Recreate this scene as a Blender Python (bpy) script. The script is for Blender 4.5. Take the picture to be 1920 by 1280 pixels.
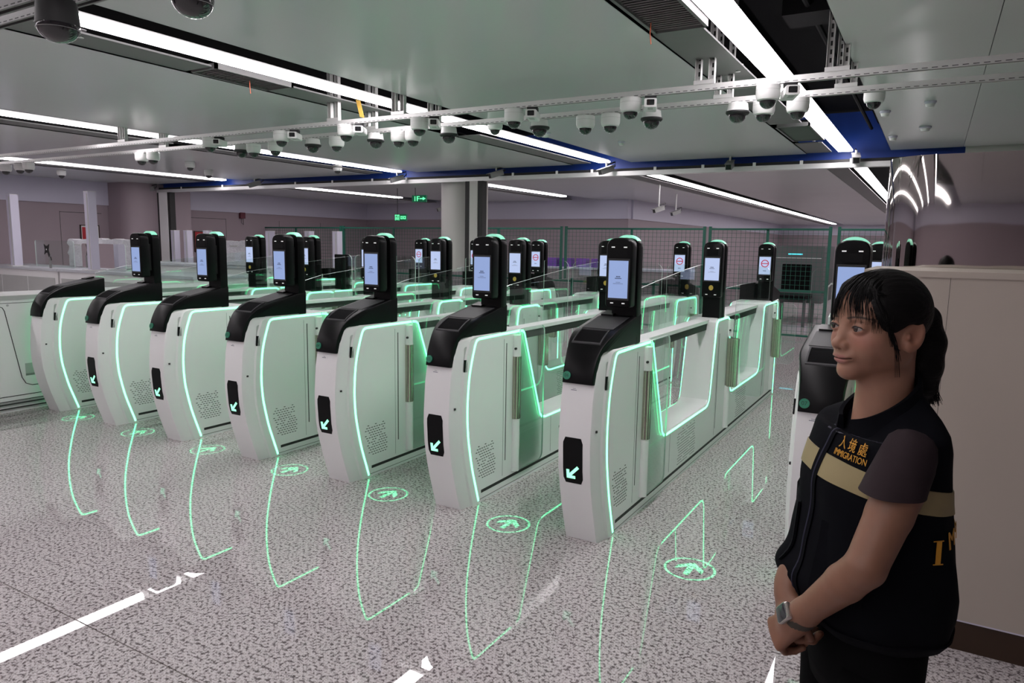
import bpy, bmesh, math, random
import numpy as np
from mathutils import Vector, Matrix
from mathutils.bvhtree import BVHTree

random.seed(7)
for o in list(bpy.data.objects):
    bpy.data.objects.remove(o)
SC = bpy.context.scene
COL = SC.collection

# ------------------------------------------------------------------ camera, world, exposure
cam_data = bpy.data.cameras.new('camera')
cam_data.sensor_width = 36.0
cam_data.lens = 1329.96 / 1920 * 36.0
cam_data.clip_start = 0.05
cam_data.clip_end = 200
cam = bpy.data.objects.new('camera', cam_data)
cam.location = (0, 0, 1.65)
cam.rotation_euler = (1.4345, -0.0163, 0.5336)
COL.objects.link(cam)
SC.camera = cam

world = bpy.data.worlds.new('hall_air')
SC.world = world
world.use_nodes = True
world.node_tree.nodes['Background'].inputs[0].default_value = (0.55, 0.58, 0.65, 1)
world.node_tree.nodes['Background'].inputs[1].default_value = 0.02

SC.view_settings.view_transform = 'Standard'
SC.view_settings.look = 'None'
SC.view_settings.exposure = 0.0
SC.view_settings.gamma = 1.0
SC.view_settings.use_curve_mapping = False
SC.cycles.transparent_max_bounces = 48
SC.cycles.max_bounces = 10
SC.cycles.sample_clamp_indirect = 6.0

LIGHT_LEVEL = 17.6        # radiance of the ceiling light bars
STRIP_LEVEL = 5.4         # radiance of the green gate strips

# ------------------------------------------------------------------ materials (all procedural)
MATS = {}
def mat(name, color=(0.8, 0.8, 0.8), rough=0.5, metal=0.0, emit=None, estr=0.0, coat=0.0, coat_rough=0.03,
        spec=0.5, vary=0.0, vscale=8.0, bump=0.0, bscale=120.0, bdist=0.002):
    if name in MATS:
        return MATS[name]
    m = bpy.data.materials.new(name)
    m.use_nodes = True
    nt = m.node_tree
    b = nt.nodes['Principled BSDF']
    b.inputs['Base Color'].default_value = (*color, 1)
    b.inputs['Roughness'].default_value = rough
    b.inputs['Metallic'].default_value = metal
    b.inputs['Specular IOR Level'].default_value = spec
    b.inputs['Coat Weight'].default_value = coat
    b.inputs['Coat Roughness'].default_value = coat_rough
    if emit:
        b.inputs['Emission Color'].default_value = (*emit, 1)
        b.inputs['Emission Strength'].default_value = estr
    if vary or bump:
        tc = nt.nodes.new('ShaderNodeTexCoord')
        if vary:
            n = nt.nodes.new('ShaderNodeTexNoise'); n.inputs['Scale'].default_value = vscale; n.inputs['Detail'].default_value = 4
            nt.links.new(tc.outputs['Object'], n.inputs['Vector'])
            mr = nt.nodes.new('ShaderNodeMapRange')
            mr.inputs['To Min'].default_value = 1 - vary; mr.inputs['To Max'].default_value = 1 + vary
            nt.links.new(n.outputs['Fac'], mr.inputs['Value'])
            mx = nt.nodes.new('ShaderNodeVectorMath'); mx.operation = 'SCALE'
            mx.inputs[0].default_value = color
            nt.links.new(mr.outputs['Result'], mx.inputs['Scale'])
            nt.links.new(mx.outputs['Vector'], b.inputs['Base Color'])
        if bump:
            n2 = nt.nodes.new('ShaderNodeTexNoise'); n2.inputs['Scale'].default_value = bscale; n2.inputs['Detail'].default_value = 3
            nt.links.new(tc.outputs['Object'], n2.inputs['Vector'])
            bp = nt.nodes.new('ShaderNodeBump'); bp.inputs['Strength'].default_value = bump; bp.inputs['Distance'].default_value = bdist
            nt.links.new(n2.outputs['Fac'], bp.inputs['Height'])
            nt.links.new(bp.outputs['Normal'], b.inputs['Normal'])
    MATS[name] = m
    return m

def glass_mat(name, tint=(0.93, 0.975, 0.955), gloss=1.0):
    m = bpy.data.materials.new(name); m.use_nodes = True
    nt = m.node_tree; nt.nodes.clear()
    out = nt.nodes.new('ShaderNodeOutputMaterial')
    tr = nt.nodes.new('ShaderNodeBsdfTransparent'); tr.inputs[0].default_value = (*tint, 1)
    gl = nt.nodes.new('ShaderNodeBsdfGlossy'); gl.inputs['Roughness'].default_value = 0.0
    gl.inputs['Color'].default_value = (gloss, gloss, gloss, 1)
    fr = nt.nodes.new('ShaderNodeFresnel'); fr.inputs['IOR'].default_value = 1.45
    mx = nt.nodes.new('ShaderNodeMixShader')
    nt.links.new(fr.outputs[0], mx.inputs[0]); nt.links.new(tr.outputs[0], mx.inputs[1]); nt.links.new(gl.outputs[0], mx.inputs[2])
    nt.links.new(mx.outputs[0], out.inputs[0])
    MATS[name] = m
    return m

def floor_mat():
    m = bpy.data.materials.new('speckled_granite'); m.use_nodes = True
    nt = m.node_tree; b = nt.nodes['Principled BSDF']
    tc = nt.nodes.new('ShaderNodeTexCoord')
    mp = nt.nodes.new('ShaderNodeMapping'); mp.inputs['Scale'].default_value = (1.0, 1.0, 1.0)
    nt.links.new(tc.outputs['Object'], mp.inputs['Vector'])
    n1 = nt.nodes.new('ShaderNodeTexNoise'); n1.inputs['Scale'].default_value = 62; n1.inputs['Detail'].default_value = 3; n1.inputs['Roughness'].default_value = 0.6
    n2 = nt.nodes.new('ShaderNodeTexNoise'); n2.inputs['Scale'].default_value = 125; n2.inputs['Detail'].default_value = 2
    n3 = nt.nodes.new('ShaderNodeTexNoise'); n3.inputs['Scale'].default_value = 1.1; n3.inputs['Detail'].default_value = 2
    for n in (n1, n2, n3):
        nt.links.new(mp.outputs['Vector'], n.inputs['Vector'])
    r1 = nt.nodes.new('ShaderNodeValToRGB')
    e = r1.color_ramp.elements
    e[0].position = 0.37; e[0].color = (0.14, 0.122, 0.125, 1)
    e[1].position = 0.52; e[1].color = (0.59, 0.55, 0.56, 1)
    x = r1.color_ramp.elements.new(0.43); x.color = (0.25, 0.22, 0.225, 1)
    x = r1.color_ramp.elements.new(0.46); x.color = (0.46, 0.425, 0.43, 1)
    nt.links.new(n1.outputs['Fac'], r1.inputs['Fac'])
    r2 = nt.nodes.new('ShaderNodeValToRGB')
    r2.color_ramp.elements[0].position = 0.38; r2.color_ramp.elements[0].color = (0.62, 0.58, 0.57, 1)
    r2.color_ramp.elements[1].position = 0.5; r2.color_ramp.elements[1].color = (1, 1, 1, 1)
    nt.links.new(n2.outputs['Fac'], r2.inputs['Fac'])
    mx = nt.nodes.new('ShaderNodeMix'); mx.data_type = 'RGBA'; mx.blend_type = 'MULTIPLY'; mx.inputs['Factor'].default_value = 1.0
    nt.links.new(r1.outputs['Color'], mx.inputs[6]); nt.links.new(r2.outputs['Color'], mx.inputs[7])
    nt.links.new(mx.outputs[2], b.inputs['Base Color'])
    b.inputs['Roughness'].default_value = 0.6
    b.inputs['Specular IOR Level'].default_value = 0.0
    b.inputs['Coat Weight'].default_value = 1.0
    b.inputs['Coat Roughness'].default_value = 0.012
    b.inputs['Coat IOR'].default_value = 1.5
    MATS['floor'] = m
    return m

floor_mat()
glass_mat('glass')
M_WHITE = mat('white_metal', (0.80, 0.80, 0.80), 0.38, vary=0.03, vscale=3)
M_BLACK = mat('black_gloss', (0.0035, 0.0035, 0.004), 0.34, spec=.14, vary=0.1)
M_BLACKM = mat('black_matte', (0.015, 0.015, 0.016), 0.6, vary=0.1)
M_GREYTOP = mat('grey_deck', (0.05, 0.05, 0.053), 0.5, spec=.18, vary=0.05)
M_CHROME = mat('brushed_steel', (0.46, 0.44, 0.37), 0.2, 1.0, vary=0.12, vscale=30)
M_STRIP = mat('green_light', (0.2, 0.8, 0.5), 0.5, emit=(0.13, 1.0, 0.42), estr=STRIP_LEVEL)
M_LAMP = mat('terminal_lamp', (0.3, 0.8, 0.6), 0.4, emit=(0.36, 1.0, 0.68), estr=0.5)
M_SCREEN = mat('blue_screen', (0.05, 0.06, 0.1), 0.25, emit=(0.42, 0.57, 1.0), estr=0.62)
M_SCREEN2 = mat('pale_screen', (0.05, 0.06, 0.1), 0.25, emit=(0.58, 0.69, 1.0), estr=0.80)
M_INK = mat('screen_ink', (0.02, 0.03, 0.1), 0.5, vary=0.05)
M_RED = mat('screen_red', (0.3, 0.01, 0.02), 0.5, emit=(0.55, 0.02, 0.08), estr=0.5)
M_ARROW = mat('arrow_light', (0.3, 0.9, 0.6), 0.5, emit=(0.35, 1.0, 0.62), estr=1.15)
M_EDGE = mat('glass_edge', (0.78, 0.90, 0.86), 0.15, vary=0.05)
M_LED = mat('white_sensor', (0.8, 0.8, 0.8), 0.3, emit=(1, 1, 1), estr=0.35)
M_STICKER = mat('green_sticker', (0.02, 0.21, 0.12), 0.45, vary=0.08)
M_STICKINK = mat('sticker_ink', (0.004, 0.05, 0.03), 0.5, vary=0.05)
M_GAP = mat('dark_gap', (0.02, 0.02, 0.02), 0.7, vary=0.1)
M_GOLD = mat('gold_disc', (0.55, 0.38, 0.06), 0.4, vary=0.1)
M_GREYREC = mat('grey_recess', (0.45, 0.46, 0.45), 0.4, vary=0.04)

# ------------------------------------------------------------------ mesh helpers
def link(o, parent=None):
    COL.objects.link(o)
    if parent is not None:
        o.parent = parent
    return o

def tag(o, label=None, cat=None, group=None, kind=None):
    if label: o['label'] = label
    if cat: o['category'] = cat
    if group: o['group'] = group
    if kind: o['kind'] = kind
    return o

def empty(name, loc=(0, 0, 0), rz=0.0):
    o = bpy.data.objects.new(name, None)
    o.empty_display_size = 0.1
    o.location = loc; o.rotation_euler = (0, 0, rz)
    COL.objects.link(o)
    return o

def finish(me, smooth=35):
    if smooth:
        me.polygons.foreach_set('use_smooth', [True] * len(me.polygons))
        me.set_sharp_from_angle(angle=math.radians(smooth))
    me.update()

class MB:
    def __init__(s):
        s.v = []; s.f = []; s.mi = []; s.cur = 0
    def _add(s, vs, fs):
        n = len(s.v); s.v += [tuple(map(float, v)) for v in vs]
        for f in fs:
            s.f.append([i + n for i in f]); s.mi.append(s.cur)
        return s
    def box(s, x0, x1, y0, y1, z0, z1):
        vs = [(x, y, z) for z in (z0, z1) for y in (y0, y1) for x in (x0, x1)]
        return s._add(vs, [(0, 2, 3, 1), (4, 5, 7, 6), (0, 1, 5, 4), (2, 6, 7, 3), (0, 4, 6, 2), (1, 3, 7, 5)])
    def obox(s, c, ax, ay, az):
        """box from centre and three half-axis vectors"""
        c, ax, ay, az = map(Vector, (c, ax, ay, az))
        vs = [c + ax * i + ay * j + az * k for k in (-1, 1) for j in (-1, 1) for i in (-1, 1)]
        return s._add(vs, [(0, 2, 3, 1), (4, 5, 7, 6), (0, 1, 5, 4), (2, 6, 7, 3), (0, 4, 6, 2), (1, 3, 7, 5)])
    def loft(s, rings, cap=True, closed=True):
        n = len(rings[0]); vs = [p for r in rings for p in r]; fs = []
        for k in range(len(rings) - 1):
            for i in range(n if closed else n - 1):
                j = (i + 1) % n
                fs.append((k * n + i, k * n + j, (k + 1) * n + j, (k + 1) * n + i))
        if cap:
            fs.append(tuple(reversed(range(n)))); fs.append(tuple(range((len(rings) - 1) * n, len(rings) * n)))
        return s._add(vs, fs)
    def prism_x(s, poly, x0, x1):
        return s.loft([[(x0, y, z) for y, z in poly], [(x1, y, z) for y, z in poly]])
    def prism_y(s, poly, y0, y1):
        return s.loft([[(x, y0, z) for x, z in poly], [(x, y1, z) for x, z in poly]])
    def prism_z(s, poly, z0, z1):
        return s.loft([[(x, y, z0) for x, y in poly], [(x, y, z1) for x, y in poly]])
    def ribbon(s, path, w, x0, x1):
        """strip of width w along a (y,z) path, from x0 to x1"""
        P = [Vector(p) for p in path]; rings = []
        for i, p in enumerate(P):
            a = P[max(i - 1, 0)]; b = P[min(i + 1, len(P) - 1)]
            t = (b - a).normalized(); n = Vector((-t.y, t.x)) * w / 2
            rings.append([(x0, *(p + n)), (x1, *(p + n)), (x1, *(p - n)), (x0, *(p - n))])
        return s.loft(rings)
    def tube(s, path, r, n=8, cap=True):
        P = [Vector(p) for p in path]; rings = []
        up = None
        for i, p in enumerate(P):
            t = (P[min(i + 1, len(P) - 1)] - P[max(i - 1, 0)]).normalized()
            if up is None:
                up = Vector((0, 0, 1)) if abs(t.z) < 0.9 else Vector((1, 0, 0))
            u = (up - t * up.dot(t)).normalized(); up = u
            w = t.cross(u); rr = r[i] if isinstance(r, (list, tuple)) else r
            rings.append([p + (u * math.cos(2 * math.pi * k / n) + w * math.sin(2 * math.pi * k / n)) * rr for k in range(n)])
        return s.loft(rings, cap)
    def lathe(s, prof, n=24, c=(0, 0, 0), cap=True):
        rings = [[(c[0] + r * math.cos(2 * math.pi * k / n), c[1] + r * math.sin(2 * math.pi * k / n), c[2] + z) for k in range(n)] for r, z in prof]
        return s.loft(rings, cap)
    def build(s, name, m, parent=None, smooth=35, loc=None):
        me = bpy.data.meshes.new(name)
        me.from_pydata(s.v, [], s.f)
        for mm in (m if isinstance(m, (list, tuple)) else [m]):
            me.materials.append(mm)
        if s.mi and max(s.mi) > 0:
            me.polygons.foreach_set('material_index', s.mi)
        bm = bmesh.new(); bm.from_mesh(me)
        bmesh.ops.recalc_face_normals(bm, faces=bm.faces)
        bm.to_mesh(me); bm.free()
        finish(me, smooth)
        o = bpy.data.objects.new(name, me)
        if loc: o.location = loc
        return link(o, parent)

def children(o):
    # direct children of o
    return [c for c in bpy.data.objects if c.parent == o]

def copy_tree(o, parent=None, skip=()):
    kids = KIDS.get(o.name) or children(o)
    c = o.copy(); COL.objects.link(c); c.parent = parent
    for ch in kids:
        if ch.name.split('.')[0] in skip: continue
        copy_tree(ch, c, skip)
    return c
KIDS = {}

def rrect(w, h, r, n=5, cx=0.0, cy=0.0, rs=None):
    """rounded rectangle outline; rs = radii (br, tr, tl, bl)"""
    rs = rs or (r, r, r, r); pts = []
    for (sx, sy, a0, q) in ((1, -1, -90, rs[0]), (1, 1, 0, rs[1]), (-1, 1, 90, rs[2]), (-1, -1, 180, rs[3])):
        ox, oy = sx * (w / 2 - q), sy * (h / 2 - q)
        for k in range(n + 1):
            a = math.radians(a0 + 90 * k / n)
            pts.append((cx + ox + q * math.cos(a), cy + oy + q * math.sin(a)))
    return pts

def text_mesh(body, size, extrude=0.0, font=None):
    cu = bpy.data.curves.new('t', 'FONT'); cu.body = body; cu.size = size; cu.extrude = extrude
    cu.align_x = 'CENTER'; cu.align_y = 'CENTER'; cu.resolution_u = 3
    ob = bpy.data.objects.new('t', cu); COL.objects.link(ob)
    dg = bpy.context.evaluated_depsgraph_get()
    me = bpy.data.meshes.new_from_object(ob.evaluated_get(dg))
    bpy.data.objects.remove(ob); bpy.data.curves.remove(cu)
    return me

def text_obj(name, body, size, m, parent, loc, rot, extrude=0.0005):
    me = text_mesh(body, size, extrude); me.name = name
    me.materials.clear(); me.materials.append(m)
    o = bpy.data.objects.new(name, me); o.location = loc; o.rotation_euler = rot
    return link(o, parent)
# ------------------------------------------------------------------ the hall itself
CEIL = 2.88
M_FLOOR = MATS['floor']
M_JOINT = mat('floor_joint', (0.16, 0.14, 0.12), 0.8, vary=0.1)
M_CEIL = mat('ceiling_panel', (0.62, 0.65, 0.64), 0.20, spec=0.55, vary=0.04, vscale=0.6)
M_VOID = mat('void_black', (0.004, 0.004, 0.0045), 0.9, spec=0.1, vary=0.2)
M_SLOTGREY = mat('slot_plate', (0.17, 0.17, 0.17), 0.55, vary=0.05)
M_WALL = mat('beige_wall_violet_tint', (0.33, 0.265, 0.295), 0.55, vary=0.03, vscale=1)  # beige, with the far side's violet light tinted into the colour
M_SOFFIT = mat('white_soffit_violet_tint', (0.56, 0.54, 0.65), 0.5, vary=0.03, vscale=1)  # white, the same violet light mixed into its base colour
M_BLUE = mat('blue_film', (0.008, 0.05, 0.32), 0.5, vary=0.25, vscale=2.5)
M_ALU = mat('aluminium', (0.66, 0.66, 0.66), 0.38, 0.35, vary=0.04)
M_BAR = mat('light_bar', (1, 1, 1), 0.5, emit=(1.0, 0.935, 0.965), estr=LIGHT_LEVEL)
M_BARBODY = mat('light_housing', (0.35, 0.35, 0.35), 0.5, vary=0.05)
M_COLUMN = mat('column_paint', (0.50, 0.49, 0.47), 0.5, vary=0.03, vscale=2)
M_BEIGE = mat('beige_laminate', (0.42, 0.37, 0.32), 0.5, vary=0.03, vscale=2)
M_BROWN = mat('brown_kick', (0.034, 0.016, 0.007), 0.5, vary=0.12, vscale=5)

X0, X1, Y0, Y1 = -16.3, 3.6, -14.0, 40.0

fl = tag(empty('floor'), 'polished pinkish grey speckled granite floor of the hall', kind='structure')
mb = MB().box(X0, X1, Y0, Y1, -0.06, -0.0045); mb.build('joint_bed', M_JOINT, fl)
ys = [Y0, 1.54, 6.385, 8.33, 13.2, 18.1, 23.0, 31.5, Y1]
for a, b in zip(ys[:-1], ys[1:]):
    MB().box(X0, X1, a + 0.003, b - 0.003, -0.05, 0.0).build('slab', M_FLOOR, fl, smooth=0)

ce = tag(empty('ceiling'), 'glossy pale grey metal panel ceiling with black light slots', kind='structure')
MB().box(X0, X1, Y0, Y1, 3.42, 3.46).build('void_backing', M_VOID, ce)
# slot edges in x: panels between them
SLOTS = [(-13.70, -12.60), (-9.05, -7.97), (-4.92, -3.97), (-1.54, -0.57)]
edges = [X0] + [e for s_ in SLOTS for e in s_] + [X1]
YE = 10.15       # near field ends at the shutter slot
YF2 = 10.55
def panel(x0, x1, y0, y1, t=0.05, name='panel'):
    return MB().box(x0, x1, y0, y1, CEIL, CEIL + t).build(name, M_CEIL, ce, smooth=0)
for i in range(0, len(edges), 2):
    a, b = edges[i], edges[i + 1]
    if i == 8:
        for (p, q) in ((a, 0.193), (0.197, X1)):
            if p > 0:
                panel(p, q, Y0, YE)
            else:
                panel(p, q, Y0, YE)
    else:
        panel(a, b, Y0, YE)
    # beyond the shutter line
    panel(a, b, YF2, Y1)
# slot end lips and grey filler plates beside the light bars
for k, (a, b) in enumerate(SLOTS):
    MB().box(a - 0.004, a, Y0, YE, CEIL - 0.0, CEIL + 0.06).build('slot_lip', M_VOID, ce)
    MB().box(b, b + 0.004, Y0, YE, CEIL - 0.0, CEIL + 0.06).build('slot_lip', M_VOID, ce)
    w = 0.30
    cuts = {2: [(Y0, 3.5), (4.27, 6.35), (7.05, YE)], 1: [(Y0, 6.0), (6.4, YE)], 0: [(Y0, YE)], 3: [(4.2, 7.7), (9.2, YE)]}[k]
    for (p, q) in cuts:
        MB().box(a, a + w, p, q, CEIL + 0.008, CEIL + 0.02).build('filler_plate', M_SLOTGREY, ce)
    MB().box(a, a + w, YF2, Y1, CEIL + 0.008, CEIL + 0.02).build('filler_plate', M_SLOTGREY, ce)
# a duct and pipes in the dark void over the widest slot
for (x, z) in ((-0.80, 3.15), (-0.72, 3.22), (-1.30, 3.25)):
    MB().tube([(x, 2.0, z), (x, 10.1, z)], 0.02, 8).build('conduit', M_VOID, ce)
MB().box(-0.95, -0.65, 4.9, 5.2, 3.1, 3.3).build('junction_box', M_VOID, ce)

# blue film fascia behind the shutter slot
tr = MB().box(X0, 0.22, 10.32, 10.36, 2.80, 3.40).build('trim_1', M_BLUE)
tag(MB().box(0.22, X1, 10.16, 10.36, 2.70, 3.40).build('trim_2', M_COLUMN), 'beige board at the ceiling edge above the mirror column', kind='structure')
tag(tr, 'blue film covered board above the shutter beam', kind='structure')

# ceiling light bars
BARS = [-13.15, -8.39, -4.39, -1.08]
NAMES = ['line of tube light farthest from the woman in the ceiling', 'second line of tube light from the far wall',
         'long ceiling light line above the middle gates', 'broad ceiling light line above the gate nearest the woman']
for k, x in enumerate(BARS):
    y0 = -13.0
    for seg, (a, b) in enumerate(((y0, YE), (YF2 + 0.12, [16.0, 16.8, 39.0, 39.0][k]))):
        t = empty('ceiling_light', (x, a, CEIL + 0.02))
        MB().box(-0.07, 0.07, 0.01, b - a - 0.01, 0.012, 0.03).build('housing', M_BARBODY, t)
        MB().box(-0.082, 0.082, 0, b - a, -0.012, 0.012).build('diffuser', M_BAR, t)
        tag(t, ('white ' if seg == 0 else 'far half of the ') + NAMES[k], 'light', 'ceiling light lines')

# slot vents (louvred grilles)
def vent(x0, x1, y0, y1, n, label):
    t = empty('ceiling_vent', ((x0 + x1) / 2, y0, CEIL))
    w = (x1 - x0) / 2; L = y1 - y0
    fr = MB()
    fr.box(-w, -w + 0.02, 0, L, 0.0, 0.04); fr.box(w - 0.02, w, 0, L, 0.0, 0.04)
    fr.box(-w, w, 0, 0.02, 0.0, 0.04); fr.box(-w, w, L - 0.02, L, 0.0, 0.04)
    fr.build('frame', M_SLOTGREY, t)
    MB().box(-w, w, 0, L, 0.05, 0.06).build('backing', M_VOID, t)
    sl = MB().obox((0, 0, 0), (w - 0.01, 0, 0), (0, 0.007, 0.006), (0, -0.002, 0.003)).build('slat', M_SLOTGREY, t)
    for i in range(n):
        o = sl if i == 0 else sl.copy()
        if i: COL.objects.link(o); o.parent = t
        o.location = (0, 0.03 + (L - 0.06) * i / (n - 1), 0.02)
    tag(t, label, 'vent', 'louvred grilles in the ceiling slots')
vent(-1.52, -1.20, 2.95, 4.18, 34, 'louvred grey grille at the top of the picture by the broad light line')
vent(-1.52, -1.18, 7.85, 8.95, 30, 'louvred grey grille past the camera rail by the broad light line')
vent(-4.90, -4.60, 3.52, 4.25, 20, 'dark louvred grille beside the long light line above the middle gates')

# far and side walls: beige panelling below, white soffit above
def wall(name, x0, x1, y0, y1, label, zs=2.37):
    w = tag(empty(name), label, kind='structure')
    MB().box(x0, x1, y0, y1, 0, zs).build('panelling', M_WALL, w)
    dx = 0.05 if x1 - x0 < y1 - y0 else 0.0
    dy = 0.0 if dx else 0.05
    MB().box(x0 - dx, x1 + dx, y0 - dy, y1 + dy, zs, 3.42).build('soffit', M_SOFFIT, w)
    return w
wl = wall('wall_left', X0 - 0.2, X0, Y0, 22, 'beige panelled wall with white soffit at the far side')
for y in (8.4, 12.6, 14.4, 16.0):
    MB().box(X0 - 0.01, X0 + 0.002, y - 0.004, y + 0.004, 0, 2.2).build('panel_joint', M_GAP, wl)
MB().box(X0 - 0.01, X0 + 0.002, 8.4, 9.3, 2.18, 2.19).build('panel_joint', M_GAP, wl)
MB().box(X0 - 0.01, X0 + 0.002, 11.2, 12.6, 2.18, 2.19).build('panel_joint', M_GAP, wl)
pier = []
for i in range(9):
    a = math.radians(90 * i / 8)
    pier.append((X0 + 0.45 + 0.35 * math.sin(a), 9.45 + 0.35 - 0.35 * math.cos(a)))
pier = [(X0, 9.45)] + pier + [(X0 + 0.8, 11.0), (X0, 11.0)]
tag(MB().prism_z(pier, 0, CEIL).build('wall_pier', M_WALL), 'rounded beige pier standing out of the far side wall', kind='structure')
wall('wall_back', X0, -7.1, 18.1, 18.3, 'beige back wall behind the green mesh fence')
wall('wall_corridor', -7.3, -7.1, 18.3, 40, 'beige corridor wall receding behind the fence', 2.37)
wall('wall_end', -7.1, X1, 40, 40.2, 'far end wall of the corridor')
wall('wall_right', X1, X1 + 0.2, Y0, 40, 'beige side wall behind the camera side')
wall('wall_front', X0, X1, Y0 - 0.2, Y0, 'beige wall behind the photographer')

# shutter beam and its uprights
bm_ = empty('shutter_beam', (0, 10.2, 0))
MB().box(X0 + 0.8, 0.2, -0.05, 0.05, 2.69, 2.755).build('beam', M_ALU, bm_)
MB().box(X0 + 0.8, 0.2, 0.0, 0.12, 2.755, 2.80).build('upper_channel', M_GAP, bm_)
for i, x in enumerate([-14.6, -13.2, -12.1, -11.0, -10.0, -9.0, -8.2, -6.0, -5.2, -4.6, -3.6, -2.9, -2.2, -1.6, -1.0]):
    MB().box(x - 0.02, x + 0.02, -0.055, -0.05, 2.745, 2.80).build('bracket', M_WHITE, bm_)
tag(bm_, 'long pale horizontal beam under the ceiling edge with small brackets', 'beam', None)
bm_['kind'] = 'thing'
def upright(x, w, label, dark):
    t = empty('shutter_upright', (x, 10.2, 0))
    MB().box(-w / 2, w / 2, -0.06, 0.06, 0, 2.69).build('channel', M_WHITE if not dark else M_COLUMN, t)
    for s_ in (-1, 1):
        MB().box(s_ * (w / 2 + 0.05) - 0.045, s_ * (w / 2 + 0.05) + 0.045, -0.05, 0.08, 0, 2.69).build('guide_rail', M_GAP, t)
    tag(t, label, 'post')
upright(-15.28, 0.30, 'white upright between dark guide rails by the rounded pier', False)
upright(-6.76, 0.16, 'grey upright with dark guide rails touching the round column', True)

col_ = empty('round_column', (-7.36, 10.76, 0))
MB().lathe([(0.42, 0), (0.42, CEIL)], 48).build('shaft', M_COLUMN, col_)
mb = MB().box(0.16, 0.25, -0.45, -0.36, 1.13, 1.25)
mb.build('wall_switch', M_GREYREC, col_)
tag(col_, 'thick pale grey round column behind the middle gates', 'column')
col_['kind'] = 'thing'
# ------------------------------------------------------------------ the automated passage gates
def frontcurve(z):
    zs = [0, .1, .208, .32, .438, .56, .635, .818, .977, 1.06]
    yy = [0, -.034, -.068, -.097, -.119, -.127, -.126, -.111, -.08, -.048]
    return float(np.interp(z, zs, yy))
FZ = [0, .05, .1, .15, .208, .26, .32, .38, .438, .5, .56, .635, .7, .76, .818, .87, .92, .977, 1.02, 1.06]
def smooth_path(pts, n=4):
    out = []
    P = [np.array(p, float) for p in pts]
    for i in range(len(P) - 1):
        p0 = P[max(i - 1, 0)]; p1 = P[i]; p2 = P[i + 1]; p3 = P[min(i + 2, len(P) - 1)]
        for k in range(n):
            t = k / n
            out.append(tuple(0.5 * ((2 * p1) + (-p0 + p2) * t + (2 * p0 - 5 * p1 + 4 * p2 - p3) * t * t + (-p0 + 3 * p1 - 3 * p2 + p3) * t ** 3)))
    out.append(tuple(P[-1])); return out

def gate_outline(e, fy, tz):
    """body silhouette in (y,z); e widens the dips, fy pushes the ends in, tz lowers the top"""
    pts = [(frontcurve(z) + fy * (1 if z > 0.02 else 1), z if z < 1.05 else z - tz * 0.3) for z in FZ]
    pts += [(-.03 + fy, 1.080 - tz), (0.0 + fy, 1.09 - tz), (.30, 1.09 - tz), (.66, 1.088 - tz), (.70 - e, 1.083 - tz), (.728 - e, 1.06 - tz), (.745 - e, 1.02)]
    pts += [(.972 - e, .480), (.990 - e, .435 - e * .3), (1.02, .410 - e * .6), (1.06, .402 - e), (1.5, .402 - e), (2.02, .402 - e), (2.075, .412 - e * .6), (2.11 + e, .435 - e * .3), (2.128 + e, .48)]
    pts += [(2.232 + e, 1.0), (2.252 + e, 1.05 - tz), (2.285 + e, 1.073 - tz), (2.32, 1.08 - tz), (2.60, 1.08 - tz), (2.635 - e, 1.073 - tz), (2.668 - e, 1.05 - tz), (2.685 - e, 1.0)]
    pts += [(2.795 - e, .48), (2.812 - e, .43 - e * .3), (2.85, .402 - e * .6), (2.90, .394 - e), (3.4, .394 - e), (3.86, .394 - e), (3.94, .403 - e * .6), (3.99 + e, .43 - e * .3), (4.008 + e, .475)]
    pts += [(4.105 + e, 1.0), (4.125 + e, 1.05 - tz), (4.155 + e, 1.078 - tz), (4.20, 1.088 - tz), (4.70, 1.09 - tz), (5.0 - fy, 1.09 - tz), (5.03 - fy, 1.080 - tz)]
    pts += [(5.0 - frontcurve(z) - fy, z if z < 1.05 else z - tz * 0.3) for z in reversed(FZ)]
    return pts

W = 0.125
STRIP = smooth_path([(.160, .015), (.118, .14), (.080, .26), (.048, .40), (.033, .49), (.026, .60), (.028, .69), (.036, .78), (.049, .856), (.073, .94), (.100, 1.015)], 3)
STRIP += [(.112, 1.042), (.126, 1.057), (.150, 1.064), (.40, 1.066), (.66, 1.066), (.700, 1.062), (.722, 1.046), (.735, 1.015)]
STRIP += [(.955, .475), (.972, .428), (1.005, .398), (1.06, .388), (1.5, .388), (2.03, .388), (2.085, .398), (2.122, .425), (2.142, .475)]
STRIP += [(2.242, 1.0), (2.260, 1.042), (2.300, 1.062), (2.45, 1.064), (2.615, 1.062), (2.655, 1.042), (2.672, 1.0)]
STRIP += [(2.782, .475), (2.80, .42), (2.845, .388), (2.90, .380), (3.4, .380), (3.86, .380), (3.95, .390), (4.002, .42), (4.022, .475)]
STRIP += [(4.118, 1.0), (4.135, 1.045), (4.18, 1.064), (4.5, 1.066), (4.80, 1.064), (4.84, 1.052), (4.858, 1.02), (4.872, .90), (4.875, .5), (4.872, .015)]

HOOD_OUT = smooth_path([(-.113, .915), (-.103, .98), (-.072, 1.052), (-.022, 1.115), (.05, 1.160), (.12, 1.186), (.25, 1.212), (.48, 1.258)], 3)
HOOD_IN = [(.48, 1.085), (.0, 1.085), (-.022, 1.079), (-.040, 1.062), (-.058, 1.02), (-.074, .97), (-.088, .915)]
def hood_half(y):
    t = min(1, max(0, (y + .115) / .20)); t = t * t * (3 - 2 * t)
    return .092 + .034 * t

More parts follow.
